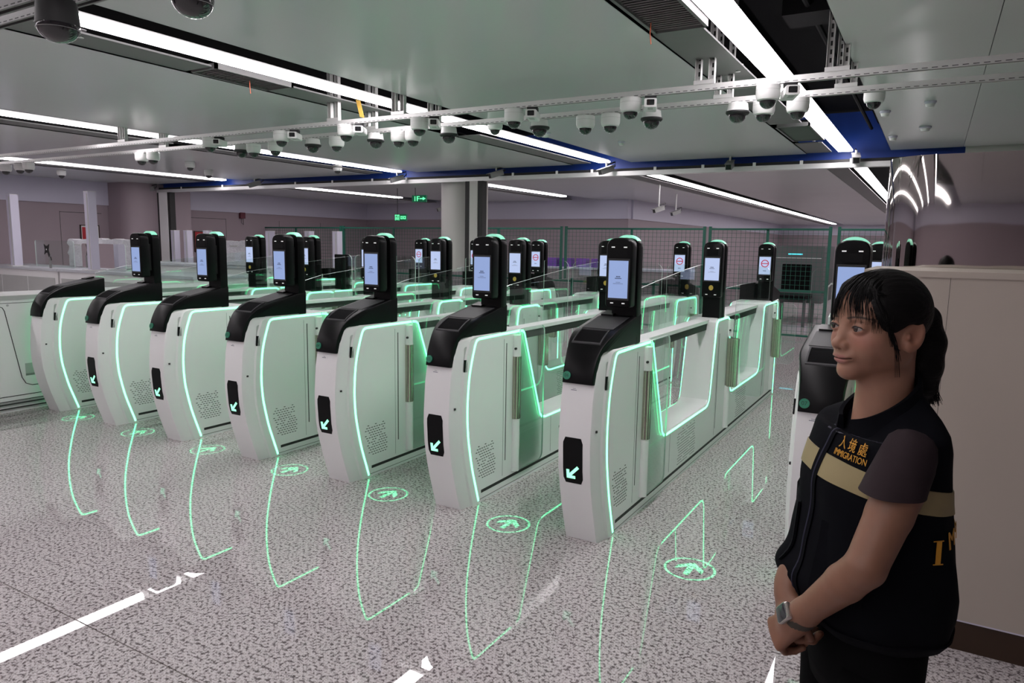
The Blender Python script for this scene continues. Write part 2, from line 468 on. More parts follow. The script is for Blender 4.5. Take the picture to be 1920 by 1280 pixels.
def build_hood(root, flip):
    f = (lambda y: 5.0 - y) if flip else (lambda y: y)
    poly = HOOD_OUT + HOOD_IN
    mb = MB()
    def ring(s, inset):
        r = []
        n = len(HOOD_OUT)
        for i, (y, z) in enumerate(poly):
            hw = hood_half(y) - (0.010 if inset else 0)
            zz = z; yy = y
            r.append((s * (hood_half(y) + (0 if inset else 0) - (0 if not inset else 0)), f(yy), zz))
        return r
    # outer skin slightly rounded: three lofted rings per side
    def ring2(s, k):
        r = []
        n = len(HOOD_OUT)
        for i, (y, z) in enumerate(poly):
            if i < n:
                a = poly[max(i - 1, 0)]; b = poly[min(i + 1, n - 1)]
                t = Vector((b[0] - a[0], b[1] - a[1])).normalized(); nn = Vector((t.y, -t.x))
                d = (0.010, 0.003, 0.0)[k]
                yy, zz = y + nn.x * d, z + nn.y * d
            else:
                yy, zz = y, z
            hw = hood_half(y) - (0.0, 0.003, 0.011)[k]
            r.append((s * hw, f(yy), zz))
        return r
    mb.loft([ring2(-1, 0), ring2(-1, 1), ring2(-1, 2), ring2(1, 2), ring2(1, 1), ring2(1, 0)])
    h = mb.build('hood', M_BLACK, root, smooth=40)
    # deck behind the tray and a flush black plate painting the tray's shaded hollow
    def slope(y):
        ys = [p[0] for p in HOOD_OUT]; zs = [p[1] for p in HOOD_OUT]
        return float(np.interp(y, ys, zs))
    def plate(name, y0, y1, x0, x1, lift, th, m):
        P = [(y, slope(y)) for y in np.linspace(y0, y1, 8)]
        mb = MB(); rings = []
        for (y, z) in P:
            rings.append([(x0, f(y), z + lift), (x1, f(y), z + lift), (x1, f(y), z + lift - th), (x0, f(y), z + lift - th)])
        mb.loft(rings); return mb.build(name, m, h)
    plate('deck', .135, .375, -.095, .095, .0025, .004, M_GREYTOP)
    plate('tray_shade_plate', -.008, .105, -.078, .078, .0012, .003, M_VOID)
    for (y0, y1, x0, x1) in ((-.016, -.008, -.086, .086), (.105, .112, -.086, .086), (-.016, .112, -.086, -.078), (-.016, .112, .078, .086)):
        plate('tray_rim', y0, y1, x0, x1, .006, .008, M_GREYTOP)
    plate('reader', .375, .46, -.085, -.01, .012, .012, M_BLACK)
    return h

def arch(cx, hw, z0, z1, rb, flat, n=10):
    """arched outline in (x,z): rounded bottom corners rb, elliptical top of rise flat"""
    pts = []
    for k in range(5):
        a = math.radians(180 + 90 * k / 4); pts.append((cx - hw + rb + rb * math.cos(a), z0 + rb + rb * math.sin(a)))
    for k in range(5):
        a = math.radians(270 + 90 * k / 4); pts.append((cx + hw - rb + rb * math.cos(a), z0 + rb + rb * math.sin(a)))
    for k in range(n + 1):
        a = math.pi * k / n
        c, s_ = math.cos(a), math.sin(a)
        pts.append((cx + hw * math.copysign(abs(c) ** 0.75, c), z1 - flat + flat * abs(s_) ** 0.75))
    return pts

def build_terminal(root, y, z0, kind, name='terminal'):
    """screen pillar whose plate stands at y..y+.075; the head faces the camera side"""
    cx = .045
    pl = arch(cx, .080, z0, 1.700, .004, .06)
    mb = MB()
    mb.loft([[(x, y + .006, z) for x, z in [(cx + (a - cx) * .96, b if b < z0 + .01 else b - .003) for a, b in pl]],
             [(x, y + .016, z) for x, z in pl], [(x, y + .066, z) for x, z in pl],
             [(x, y + .075, z) for x, z in [(cx + (a - cx) * .96, b if b < z0 + .01 else b - .003) for a, b in pl]]])
    t = mb.build(name, M_BLACK, root, smooth=40)
    # lamp crescent over the plate
    lp = []
    for k in range(13):
        a = math.radians(28 + 124 * k / 12); lp.append((cx + .076 * math.cos(a), 1.652 + .062 * math.sin(a)))
    for k in range(13):
        a = math.radians(152 - 124 * k / 12); lp.append((cx + .070 * math.cos(a), 1.645 + .052 * math.sin(a)))
    MB().prism_y(lp, y + .010, y + .064).build('lamp', M_LAMP, t)
    hb = 1.30 if kind != 'mid' else 1.245
    hy = y - .112
    hd = arch(cx + .004, .078, hb, 1.697, .018, .055)
    def sc(q, d):
        c0 = (cx + .004, (hb + 1.697) / 2)
        return [(c0[0] + (a - c0[0]) * q, c0[1] + (b - c0[1]) * (1 - (1 - q) * .45)) for a, b in hd]
    mb = MB()
    mb.loft([[(x, hy, z) for x, z in sc(.93, 0)], [(x, hy + .006, z) for x, z in sc(.985, 0)], [(x, hy + .014, z) for x, z in hd],
             [(x, hy + .070, z) for x, z in hd], [(x, hy + .085, z) for x, z in sc(.9, 0)]])
    head = mb.build('head', M_BLACK, t, smooth=45)
    MB().box(cx - .035, cx + .045, hy + .08, y + .012, 1.36, 1.60).build('hinge', M_BLACKM, t)
    fx = cx + .004
    zs0, zs1 = {'front': (1.354, 1.567), 'mid': (1.385, 1.565), 'rear': (1.375, 1.560)}[kind]
    MB().box(fx - .066, fx + .066, hy - .0015, hy + .002, zs0 - .012, zs1 + .012).build('bezel', M_BLACKM, t)
    sn = MB().box(fx - .0585, fx + .0585, hy - .003, hy, zs0, zs1)
    scr = sn.build('screen', M_SCREEN if kind == 'front' else M_SCREEN2, t)
    MB().box(fx - .045, fx + .045, hy - .0015, hy + .001, 1.590, 1.632).build('camera_window', M_BLACK, t)
    for s_ in (-1, 1):
        MB().box(fx + s_ * .037 - .010, fx + s_ * .037 + .010, hy - .002, hy + .002, 1.640, 1.646).build('sensor', M_LED, t)
        MB().box(fx + s_ * .035 - .009, fx + s_ * .035 + .009, hy - .002, hy + .004, hb + .022, hb + .028).build('sensor', M_LED, t)
    zc = (zs0 + zs1) / 2
    ink = MB()
    if kind == 'rear':
        ring = MB(); ro, ri = .040, .031
        prev = [[(fx + r_ * math.cos(2 * math.pi * k / 32), yy, zc + .022 + r_ * math.sin(2 * math.pi * k / 32)) for k in range(32)] for r_, yy in ((ri, hy - .0034), (ro, hy - .0034), (ro, hy - .0030), (ri, hy - .0030))]
        ring.loft(prev + [prev[0]], cap=False)
        ring.box(fx - .034, fx + .034, hy - .0036, hy - .003, zc + .0175, zc + .0265)
        ring.build('no_entry_symbol', M_RED, scr)
        for dx in (-.012, -.004, .004, .012):
            ink.box(fx + dx - .003, fx + dx + .003, hy - .0036, hy - .003, zc - .058, zc - .051)
    else:
        for row, (n_, dz, w_, h_) in enumerate(((3, .016, .0065, .006), (5, .006, .006, .005), (5, -.016, .004, .0022), (9, -.024, .005, .0022))):
            for k in range(n_):
                dx = (k - (n_ - 1) / 2) * w_ * 1.35
                ink.box(fx + dx - w_ / 2, fx + dx + w_ / 2, hy - .0036, hy - .003, zc + dz - h_ / 2, zc + dz + h_ / 2)
    ink.build('screen_text', M_INK, scr, smooth=0)
    if kind == 'mid':
        mb = MB(); pts = [(fx + .018 * math.cos(2 * math.pi * k / 24), 1.325 + .021 * math.sin(2 * math.pi * k / 24)) for k in range(24)]
        mb.prism_y(pts, hy - .003, hy + .004).build('gold_reader', M_GOLD, t)
        # black lower front under the head
        MB().box(cx - .066, cx + .074, hy + .03, y + .02, z0, hb + .04).build('lower_front', M_BLACK, t)
    return t

def arrow_poly():
    """down-left arrow, unit box"""
    w = .13
    a = []
    # shaft from (1,1) to (0,0), head along left and bottom
    d = w / math.sqrt(2)
    return [[(-0.5, -0.5), (-0.5 + .0, .18), (-0.5 + .22, .18), (-.28, -.28), (.18, -.28), (.18, -.5)],
            [(-.36, -.20), (-.20, -.36), (.52, .36), (.36, .52)]]

def leaf(root, side, name, y0, y1, x0, x1, z0, z1, r):
    """glass leaf with rounded corners; along y when y1>y0 else along x"""
    mb = MB()
    if y1 > y0:
        poly = rrect(y1 - y0, z1 - z0, r, 5, (y0 + y1) / 2, (z0 + z1) / 2, (r, r, .01, .01))
        faces_a = [(x0, y, z) for y, z in poly]; faces_b = [(x1, y, z) for y, z in poly]
    else:
        rs = (r, r, .01, .01) if side > 0 else (.01, .01, r, r)
        poly = rrect(abs(x1 - x0), z1 - z0, r, 5, (x0 + x1) / 2, (z0 + z1) / 2, rs)
        faces_a = [(x, y0 - .005, z) for x, z in poly]; faces_b = [(x, y0 + .005, z) for x, z in poly]
    return pane(mb, faces_a, faces_b, name, root)

def pane(mb, A, B, name, root):
    n = len(A)
    mb.cur = 0
    mb._add(A, [tuple(range(n))]); mb._add(B, [tuple(range(n))])
    mb.cur = 1
    mb._add(A + B, [(i, (i + 1) % n, n + (i + 1) % n, n + i) for i in range(n)])
    return mb.build(name, [MATS['glass'], M_EDGE], root, smooth=0)

def build_gate(num):
    root = empty('passage_gate')
    mb = MB()
    A = gate_outline(.008, .100, .012); B = gate_outline(.0, .012, .003); Cc = gate_outline(.0, .0, .0)
    Wf = .097
    mb.loft([[(-W, y, z) for y, z in A], [(-W + .010, y, z) for y, z in gate_outline(.0, .088, .003)], [(-Wf - .004, y, z) for y, z in gate_outline(0, .012, .0)], [(-Wf + .004, y, z) for y, z in Cc],
             [(Wf - .004, y, z) for y, z in Cc], [(Wf + .004, y, z) for y, z in gate_outline(0, .012, .0)], [(W - .010, y, z) for y, z in gate_outline(.0, .088, .003)], [(W, y, z) for y, z in A]])
    body = mb.build('body', M_WHITE, root, smooth=28)
    for s_ in (-1, 1):
        MB().ribbon(STRIP, .013, s_ * (W - .004), s_ * (W + .0025)).build('light_strip', M_STRIP, root, smooth=0)
        MB().box(*sorted((s_ * (W - .003), s_ * (W + .0012))), .19, 4.84, .058, .078).build('base_line', M_GAP, body)
        MB().box(*sorted((s_ * (W - .003), s_ * (W + .0008))), .17, 4.84, .018, .021).build('base_line', M_GAP, body)
        # door seams
        for (y, za, zb, w_) in ((.485, .20, 1.0, .008), (.452, .10, 1.03, .0015), (1.15, .10, .37, .0015), (2.345, .15, .95, .007), (2.32, .10, 1.0, .0015), (2.75, .10, .35, .0015), (4.24, .2, .98, .007), (4.2, .10, 1.0, .0015)):
            MB().box(*sorted((s_ * (W - .003), s_ * (W + .0009))), y - w_ / 2, y + w_ / 2, za, zb).build('door_seam', M_GAP, body)
        # staggered ventilation slots
        for gi, (ya, yb, za, zb, ny, nz) in enumerate(((.125, .335, .155, .37, 8, 13), (1.32, 1.75, .10, .345, 14, 13), (3.05, 3.45, .10, .345, 13, 13))):
            gm = MB()
            for r_ in range(nz):
                z = za + (zb - za) * r_ / (nz - 1)
                for k in range(ny):
                    if r_ == nz - 1 and k % 3 != 1: continue
                    if random.random() < .08: continue
                    y = ya + (yb - ya) * (k + (.5 if r_ % 2 else 0)) / ny + (.022 if r_ < nz / 2 else 0)
                    gm.box(*sorted((s_ * (W - .002), s_ * (W + .0008))), y, y + .016, z, z + .005)
            g = gm.build('vent_slots', M_GAP, body, smooth=0); g['kind'] = 'stuff'
        # card pocket near the front corner: grey recess and black slot
        pts = []
        def sidex(y, z):
            yf = frontcurve(z)
            t = min(1, max(0, (y - yf - .012) / .076))
            return s_ * (Wf + .004 + (W - .010 - Wf - .004) * t + .001)
        rec = MB()
        rr = rrect(.050, .155, .014, 4, .022, .950)
        rr = [(y + (z - .95) * .14, z) for y, z in rr]
        rec.loft([[(sidex(y, z) - s_ * .004, y, z) for y, z in rr], [(sidex(y, z) + s_ * .0012, y, z) for y, z in rr]])
        rec.build('card_pocket', M_GREYREC, body)
        blk = MB(); rr = [(-.008 + .0, .876), (.022, .874), (.025, .948), (-.002, .950)]
        blk.loft([[(sidex(y, z) - s_ * .002, y, z) for y, z in rr], [(sidex(y, z) + s_ * .009, y, z) for y, z in rr]])
        blk.build('card_slot', M_BLACK, body)
        mbd = MB(); mbd.obox((sidex(-.07, .66), -.085, .66), (.004, 0, 0), (0, .006, 0), (0, 0, .006)); mbd.build('lock', M_GAP, body)
        # hinge posts of the glass leaves
        for (y, kind) in ((.600, 'open'), (2.640, 'closed'), (4.620, 'short')):
            xo = s_ * (W + .010)
            post = MB().lathe([(.030, .90), (.030, 1.045)], 20, (xo, y, 0)).build('hinge_post' if s_ > 0 else 'inner_hinge_post', M_WHITE, root)
            MB().lathe([(.029, .10), (.029, .47)], 20, (xo, y, 0)).build('lower_post', M_WHITE, post)
            if kind == 'open':
                clamp = MB().lathe([(.033, .47), (.033, .90)], 24, (xo, y, 0)).build('steel_clamp', M_CHROME, post)
                for ga in (-70, -35, 0, 35):
                    gx, gy = xo + .0332 * math.cos(math.radians(ga)) * s_, y + .0332 * math.sin(math.radians(ga))
                    MB().box(gx - .0010, gx + .0010, gy - .0010, gy + .0010, .472, .898).build('clamp_groove', M_GAP, post)
                leaf(post, s_, 'glass_leaf', y + .02, y + .37, s_ * (W + .020), s_ * (W + .030), .10, 1.085, .05)
            else:
                xa, xb = s_ * (W + .005), s_ * (W + .095)
                poly = rrect(.085, .42, .006, 3, (xa + xb) / 2, .675)
                cl = MB(); cl.loft([[(x, y - .028, z) for x, z in poly], [(x, y + .028, z) for x, z in poly]])
                cl.build('steel_clamp', M_CHROME, post)
                for q in (-.018, 0.0, .018):
                    MB().box(xa + q + (xb - xa) / 2 - .001, xa + q + (xb - xa) / 2 + .001, y - .0288, y - .027, .47, .88).build('clamp_groove', M_GAP, post)
                ln = .315 if kind == 'closed' else .24
                zt = 1.50 if kind == 'closed' else 1.06
                leaf(post, s_, 'glass_leaf', y, y, s_ * (W + .05), s_ * (W + ln), .40, zt, .06)
            e = MB().lathe([(.008, 0), (.008, .012)], 12).build('sensor_eye', M_GAP, post)
            e.rotation_euler = (math.pi / 2, 0, 0); e.location = (xo + s_ * .012, y - .026, .955)
    # rails bridging the dips, dark band and glass
    for (ya, yb) in ((.70, 2.29), (2.63, 4.18)):
        MB().box(-.055, .055, ya, yb, 1.040, 1.066).build('top_rail', M_WHITE, root)
        MB().box(-.045, .045, ya + .03, yb - .03, .985, 1.040).build('rail_band', M_GAP, root)
    for (L_) in ([(.745, 1.0), (.975, .46), (1.06, .40), (2.02, .40), (2.12, .46), (2.235, 1.0)], [(2.68, 1.0), (2.80, .46), (2.90, .39), (3.86, .39), (4.0, .46), (4.10, 1.0)]):
        pane(MB(), [(-.005, y, z) for y, z in L_], [(.005, y, z) for y, z in L_], 'window_pane', root)
    g1 = [(.50, 1.06), (.50, 1.30), (.82, 1.365), (1.41, 1.428), (1.92, 1.478), (2.30, 1.505), (2.45, 1.508), (2.55, 1.495), (2.61, 1.46), (2.63, 1.41), (2.64, 1.06)]
    g1 = [(y if y > .6 else y, z) for y, z in g1]
    pane(MB(), [(-.060, y, z) for y, z in g1], [(-.050, y, z) for y, z in g1], 'glass_screen', root)
    g2 = [(2.66, 1.06), (2.66, 1.26), (3.2, 1.275), (3.8, 1.285), (4.4, 1.285), (4.62, 1.275), (4.72, 1.25), (4.77, 1.20), (4.78, 1.06)]
    pane(MB(), [(-.060, y, z) for y, z in g2], [(-.050, y, z) for y, z in g2], 'glass_screen', root)
    build_hood(root, False); build_hood(root, True)
    return root

gate0 = build_gate(0)
term_front = build_terminal(gate0, .405, 1.08, 'front')
term_mid = build_terminal(gate0, 2.40, 1.075, 'mid', 'middle_terminal')
term_rear = build_terminal(gate0, 4.50, 1.08, 'rear', 'rear_terminal')
# arrow display on the curved front
def front_plate(x0, x1, z0, z1, lift, name, m, parent, r=.012, inward=.004):
    poly = rrect(x1 - x0, z1 - z0, r, 4, (x0 + x1) / 2, (z0 + z1) / 2)
    mb = MB()
    # sample in z bands so it follows the curve
    zs = np.linspace(z0, z1, 10); rings = []
    for z in zs:
        e = min(z - z0, z1 - z); ins = 0 if e >= r else r - math.sqrt(max(0, r * r - (r - e) ** 2))
        y = frontcurve(z)
        rings.append([(x0 + ins, y - lift, z), (x1 - ins, y - lift, z), (x1 - ins, y + inward, z), (x0 + ins, y + inward, z)])
    mb.loft(rings)
    return mb.build(name, m, parent)
disp = front_plate(-.066, .050, .360, .620, .002, 'arrow_display', M_BLACK, gate0)
mb = MB()
ax, az, s = -.008, .425, .074
for poly in arrow_poly():
    P = [(ax + s * u, az + s * v) for u, v in poly]
    mb.loft([[(x, frontcurve(z) - .0045, z) for x, z in P], [(x, frontcurve(z) - .001, z) for x, z in P]])
mb.build('arrow', M_ARROW, disp, smooth=0)
# small printed label under the nose
lab = front_plate(-.045, .005, .872, .888, .0012, 'printed_label', M_WHITE, gate0, r=.001)
mb = MB()
for k in range(7):
    mb.box(-.040 + k * .0048, -.0365 + k * .0048, frontcurve(.878) - .0024, frontcurve(.878), .8755, .8785)
for k in range(3):
    mb.box(-.030 + k * .006, -.026 + k * .006, frontcurve(.884) - .0024, frontcurve(.884), .8835, .8855)
mb.build('label_print', M_INK, lab, smooth=0)

def index(o):
    KIDS[o.name] = children(o)
    for c in KIDS[o.name]: index(c)
index(gate0)

PITCH = .9254; XG6 = -1.588; YG = 3.51
ORD = ['first', 'second', 'third', 'fourth', 'fifth', 'sixth']
def sticker(gate, num):
    z = .955; yn = -.110
    mb = MB(); mb.prism_y([(-.063 + .0225 * math.cos(2 * math.pi * k / 28), z + .0225 * math.sin(2 * math.pi * k / 28)) for k in range(28)], yn - .004, yn + .004)
    s_ = mb.build('number_sticker', M_STICKER, gate)
    s_.rotation_euler = (math.radians(-9), 0, 0)
    s_.location = (0, 0, 0)
    # pivot the disc about its own centre so it lies on the sloping nose
    a = math.radians(-9); c = Vector((-.063, yn, z))
    R_ = Matrix.Rotation(a, 3, 'X'); s_.location = c - R_ @ c
    text_obj('number', num, .026, M_STICKINK, s_, (-.063, yn - .0042, z), (math.pi / 2, 0, 0), .0004)

for n in range(0, 8):
    x = XG6 - PITCH * (6 - n) if n < 7 else -.388
    g = gate0 if n == 7 else (copy_tree(gate0, None, ('terminal', 'arrow_display', 'printed_label', 'inner_hinge_post')) if n == 0 else copy_tree(gate0))
    g.location = (x, YG, 0)
    if n > 0:
        sticker(g, '%02d' % n)
    if n == 0:
        lab_ = 'white end gate without a front screen, beside the long white counter unit'
    elif n == 7:
        lab_ = 'white passage gate half hidden behind the woman'
    else:
        lab_ = 'white passage gate with green light strip, %s in the row after the end gate' % ORD[n - 1]
    tag(g, lab_, 'gate', 'passage gates in a row')
for c_ in list(children(gate0)):          # the last gate backs on the beige counter: no leaves on that side
    if c_.name.split('.')[0] == 'hinge_post':
        for q_ in list(children(c_)): bpy.data.objects.remove(q_)
        bpy.data.objects.remove(c_)
# ------------------------------------------------------------------ camera rails under the ceiling
M_DOMEW = mat('camera_white', (0.74, 0.74, 0.73), 0.35, vary=0.03)
M_DOME = mat('smoked_dome', (0.015, 0.015, 0.017), 0.06, coat=0.6, vary=0.1)
M_ZINC = mat('zinc_strut', (0.62, 0.62, 0.61), 0.42, 0.3, vary=0.06, vscale=20)
M_GREYCAM = mat('camera_grey', (0.22, 0.22, 0.22), 0.45, vary=0.05)
RZ = 2.683

def rail(x0, x1, y, z, label, m=None):
    t = empty('strut_rail', (0, y, z))
    m = m or M_ZINC
    sec = MB()
    sec.box(x0, x1, -.0205, .0205, .0375, .041); sec.box(x0, x1, -.0205, -.017, 0, .0375); sec.box(x0, x1, .017, .0205, 0, .0375)
    sec.box(x0, x1, -.017, -.010, 0, .003); sec.box(x0, x1, .010, .017, 0, .003)
    sec.build('channel', m, t)
    slots = MB(); x = x0 + .1
    while x < x1 - .1:
        slots.box(x, x + .03, -.0210, -.0204, .006, .010); x += .05
    g = slots.build('slot_holes', M_GAP, t, smooth=0); g['kind'] = 'stuff'
    tag(t, label, 'rail', 'perforated strut rails')
    return t
rail(-12.5, 3.4, 4.88, RZ, 'front perforated strut rail carrying the row of dome cameras')
rail(-12.5, 3.4, 5.38, RZ, 'rear perforated strut rail carrying the row of dome cameras')

def hanger(x, y, z0, z1, label):
    t = empty('strut_hanger', (x, y, z0))
    h = z1 - z0
    mb = MB()
    for q in (-.045, .045):
        mb = MB(); mb.box(q - .02, q - .017, -.02, .02, 0, h); mb.box(q + .017, q + .02, -.02, .02, 0, h); mb.box(q - .02, q + .02, .017, .02, 0, h)
        mb.build('channel', M_ZINC, t)
    sl = MB()
    z = .06
    while z < h - .05:
        sl.box(-.051, -.039, .0155, .0172, z, z + .028); sl.box(.039, .051, .0155, .0172, z, z + .028); z += .05
    sl.build('slot_holes', M_GAP, t, smooth=0)['kind'] = 'stuff'
    br = MB(); br.box(-.07, .07, -.024, -.020, -.0, .026); br.box(-.07, .07, -.022, .03, -.002, .002)
    br.build('foot_bracket', M_ZINC, t)
    tag(t, label, 'hanger', 'strut hangers of the camera rails')
for i, x in enumerate((-8.03, -4.77, -4.02, -1.41, -0.60)):
    where = ('over the end gate', 'behind the light line above the middle gates', 'before the light line above the middle gates',
             'on the vent side of the broad light slot', 'on the woman\'s side of the broad light slot')[i]
    hanger(x, 4.88, RZ + .041, 3.42, 'pair of perforated struts %s, front rail' % where)
    hanger(x, 5.38, RZ + .041, 3.42, 'pair of perforated struts %s, rear rail' % where)

def dome_proto(big):
    t = empty('dome_camera')
    if big:
        MB().lathe([(.055, 0), (.060, -.004), (.066, -.05), (.070, -.055)], 28).build('housing', M_DOMEW, t)
        MB().lathe([(.073, -.052), (.074, -.062), (.066, -.072), (.05, -.074)], 28).build('ring', M_BLACKM, t)
        prof = [(.054 * math.cos(math.radians(a)), -.072 - .054 * math.sin(math.radians(a))) for a in range(0, 91, 10)]
    else:
        MB().lathe([(.062, 0), (.067, -.006), (.067, -.06), (.060, -.082), (.05, -.088)], 28).build('housing', M_DOMEW, t)
        mbx = MB(); mbx.lathe([(.0676, -.030), (.0676, -.0315)], 28, cap=False); mbx.build('seam', M_GREYREC, t)
        prof = [(.046 * math.cos(math.radians(a)), -.085 - .046 * math.sin(math.radians(a))) for a in range(0, 91, 10)]
    prof[-1] = (.001, prof[-1][1])
    d = MB().lathe(prof, 28).build('dome', M_DOME, t, smooth=60)
    r_ = .03
    MB().lathe([(r_ * .5, -.06), (r_, -.075), (r_, -.09), (r_ * .6, -.105)], 16, (0, -.005, -.01 if big else -.012)).build('lens', M_BLACKM, d)
    t.scale = (1.13,) * 3
    index(t)
    return t
def box_proto():
    t = empty('box_camera')
    MB().box(-.035, .035, -.03, .03, -.022, 0).build('bracket', M_BLACKM, t)
    ang = math.radians(-14)
    b = MB(); poly = rrect(.075, .052, .008, 3, 0, -.052)
    b.loft([[(x, -.085, z) for x, z in poly], [(x, .085, z) for x, z in poly]])
    body = b.build('body', M_DOMEW, t)
    mb = MB(); mb.prism_y(rrect(.046, .034, .005, 3, 0, -.050), -.0865, -.084); mb.build('lens_window', M_DOME, body)
    mb = MB(); mb.box(-.016, .016, -.06, .0, -.0795, -.077); mb.build('lower_plate', M_GREYREC, body)
    t.scale = (1.13,) * 3
    index(t)
    return t
PR = {'s': dome_proto(False), 'b': dome_proto(True), 'x': box_proto()}
used = set()
ORDN = ['first', 'second', 'third', 'fourth', 'fifth', 'sixth', 'seventh', 'eighth', 'ninth', 'tenth', 'eleventh', 'twelfth', 'thirteenth', 'fourteenth', 'fifteenth',
        'sixteenth', 'seventeenth', 'eighteenth', 'nineteenth', 'twentieth', 'twenty-first', 'twenty-second']
def put_cam(kind, loc, rz, label, group):
    src = PR[kind]
    o = src if kind not in used else copy_tree(src)
    used.add(kind)
    o.location = loc; o.rotation_euler = (0, 0, rz)
    tag(o, label, 'camera', group)
    return o
FR = [(-6.514, 's'), (-5.459, 's'), (-4.630, 's'), (-3.802, 's'), (-2.883, 's'), (-1.929, 's'), (-0.999, 's')]
FX = [-6.378, -5.289, -4.471, -3.654, -2.724, -1.787, -0.868]
for i, (x, k) in enumerate(FR):
    put_cam(k, (x, 4.88, RZ), .3, 'white dome camera on the front rail, %s from the counter-unit end' % ORDN[i], 'dome cameras on the rails')
for i, x in enumerate(FX):
    put_cam('x', (x, 4.89, RZ), .55 if i < 4 else .35, 'white box camera on the front rail, %s from the counter-unit end' % ORDN[i], 'box cameras on the front rail')
BK = [(-11.814, 's'), (-11.406, 's'), (-11.167, 's'), (-8.489, 's'), (-8.251, 's'), (-6.650, 'b'), (-6.457, 's'), (-6.117, 's'), (-5.561, 'b'), (-5.232, 's'), (-4.721, 'b'), (-4.437, 's'), (-4.267, 's'),
      (-3.859, 'b'), (-2.928, 'b'), (-2.508, 's'), (-2.292, 's'), (-1.952, 'b'), (-1.305, 'b'), (-1.124, 's'), (-0.897, 's')]
for i, (x, k) in enumerate(BK):
    put_cam(k, (x, 5.38, RZ), .3, '%s dome camera on the rear rail, %s from the far end' % ('black-ringed' if k == 'b' else 'white', ORDN[i]), 'dome cameras on the rails')
CD = [(-14.14, 7.37, 'above the far counters'), (-10.42, 7.42, 'behind the paired rail cameras'), (-11.34, 8.44, 'near the end of the farthest light line'),
      (-8.85, 9.11, 'near the round column'), (-3.90, 6.23, 'at the long light line above the middle gates'), (-.50, 6.33, 'in the broad light slot')]
for i, (x, y, w_) in enumerate(CD):
    z = CEIL if not any(a < x < b for a, b in SLOTS) else CEIL + .05
    put_cam('s', (x, y, z), .3, 'small dome camera on the ceiling %s' % w_, 'dome cameras on the ceiling')

# near rail at the top corner with two black domes close to the lens
rail(-6.5, -2.05, 1.47, 2.50, 'strut rail crossing the top corner nearest the photographer', M_SLOTGREY)
def black_dome(loc, label):
    t = empty('black_dome_camera', loc)
    MB().lathe([(.060, 0), (.066, -.01), (.070, -.06), (.072, -.085), (.072, -.09)], 32).build('housing', M_BLACKM, t)
    prof = [(.0715 * math.cos(math.radians(a)), -.088 - .062 * math.sin(math.radians(a))) for a in range(0, 91, 9)]; prof[-1] = (.001, prof[-1][1])
    MB().lathe(prof, 32).build('dome', M_DOME, t, smooth=60)
    mb = MB(); mb.lathe([(.0718, -.104), (.0712, -.106)], 32, cap=False); mb.build('seam', M_GREYCAM, t)
    tag(t, label, 'camera', 'black dome cameras at the top corner')
black_dome((-2.815, 1.49, 2.50), 'black dome camera hanging in the very top corner')
black_dome((-2.36, 1.72, 2.585), 'black dome camera cut by the top edge of the picture')
rail(-6.5, -1.9, 1.72, 2.585, 'strut rail just above the picture holding a black dome', M_SLOTGREY)
MB_cable = MB().tube([(-2.74, 1.47, 2.52), (-2.70, 1.45, 2.50), (-2.68, 1.44, 2.515), (-2.70, 1.44, 2.54)], .003, 6)
tag(MB_cable.build('camera_cable', M_DOMEW), 'thin pale cable looping beside the corner black dome', 'cable')

# bullet cameras on rods along the shutter line
def bullet(x, y, zc, yaw, label):
    t = empty('bullet_camera', (x, y, CEIL))
    MB().tube([(0, 0, 0), (0, 0, zc + .10 - CEIL)], .014, 10).build('rod', M_ZINC, t)
    c, s_ = math.cos(yaw), math.sin(yaw)
    d = Vector((s_, -c, -.32)).normalized(); u = Vector((c, s_, 0)); w = d.cross(u)
    p = Vector((0, 0, zc + .04 - CEIL))
    b = MB().obox(p, u * .042, d * .12, w * .04).build('body', M_GREYCAM, t)
    MB().obox(p + Vector((0, 0, .045)) + d * .02, u * .048, d * .14, Vector((0, 0, .004)) * 1.0).build('sunshade', M_GREYCAM, b)
    MB().obox(p + d * .121, u * .034, d * .003, w * .032).build('lens_window', M_DOME, b)
    q = p - d * .12
    MB().tube([q, q - d * .05 + Vector((0, 0, .02)), q - d * .05 + Vector((0, 0, .08)), Vector((0, 0, zc + .12 - CEIL))], .010, 8).build('cable', M_BLACKM, t)
    tag(t, label, 'camera', 'bullet cameras along the shutter beam')
for i, (x, z, yw, w_) in enumerate([(-15.55, 2.70, -.9, 'by the white upright'), (-12.0, 2.73, -.8, 'between the pier and the round column'), (-8.29, 2.72, -.7, 'just before the round column'),
                                    (-6.23, 2.73, -.55, 'just past the round column'), (-4.30, 2.72, -.5, 'at the end of the long middle light line'), (-2.49, 2.72, 0.1, 'between the two nearest light lines'),
                                    (-.94, 2.74, .15, 'at the end of the broad light line')]):
    bullet(x, 10.0, z, yw, 'grey bullet camera on a rod %s' % w_)
# far bullet cameras on the back wall
for i, (x, y, z, w_) in enumerate([(-10.6, 14.5, 2.45, 'near the exit signs'), (-4.85, 14.0, 2.35, 'hanging over the fence'), (-5.3, 16.5, 2.40, 'far behind the fence past the round column')]):
    bullet(x, y, z, -.6, 'distant dark bullet camera %s' % w_)

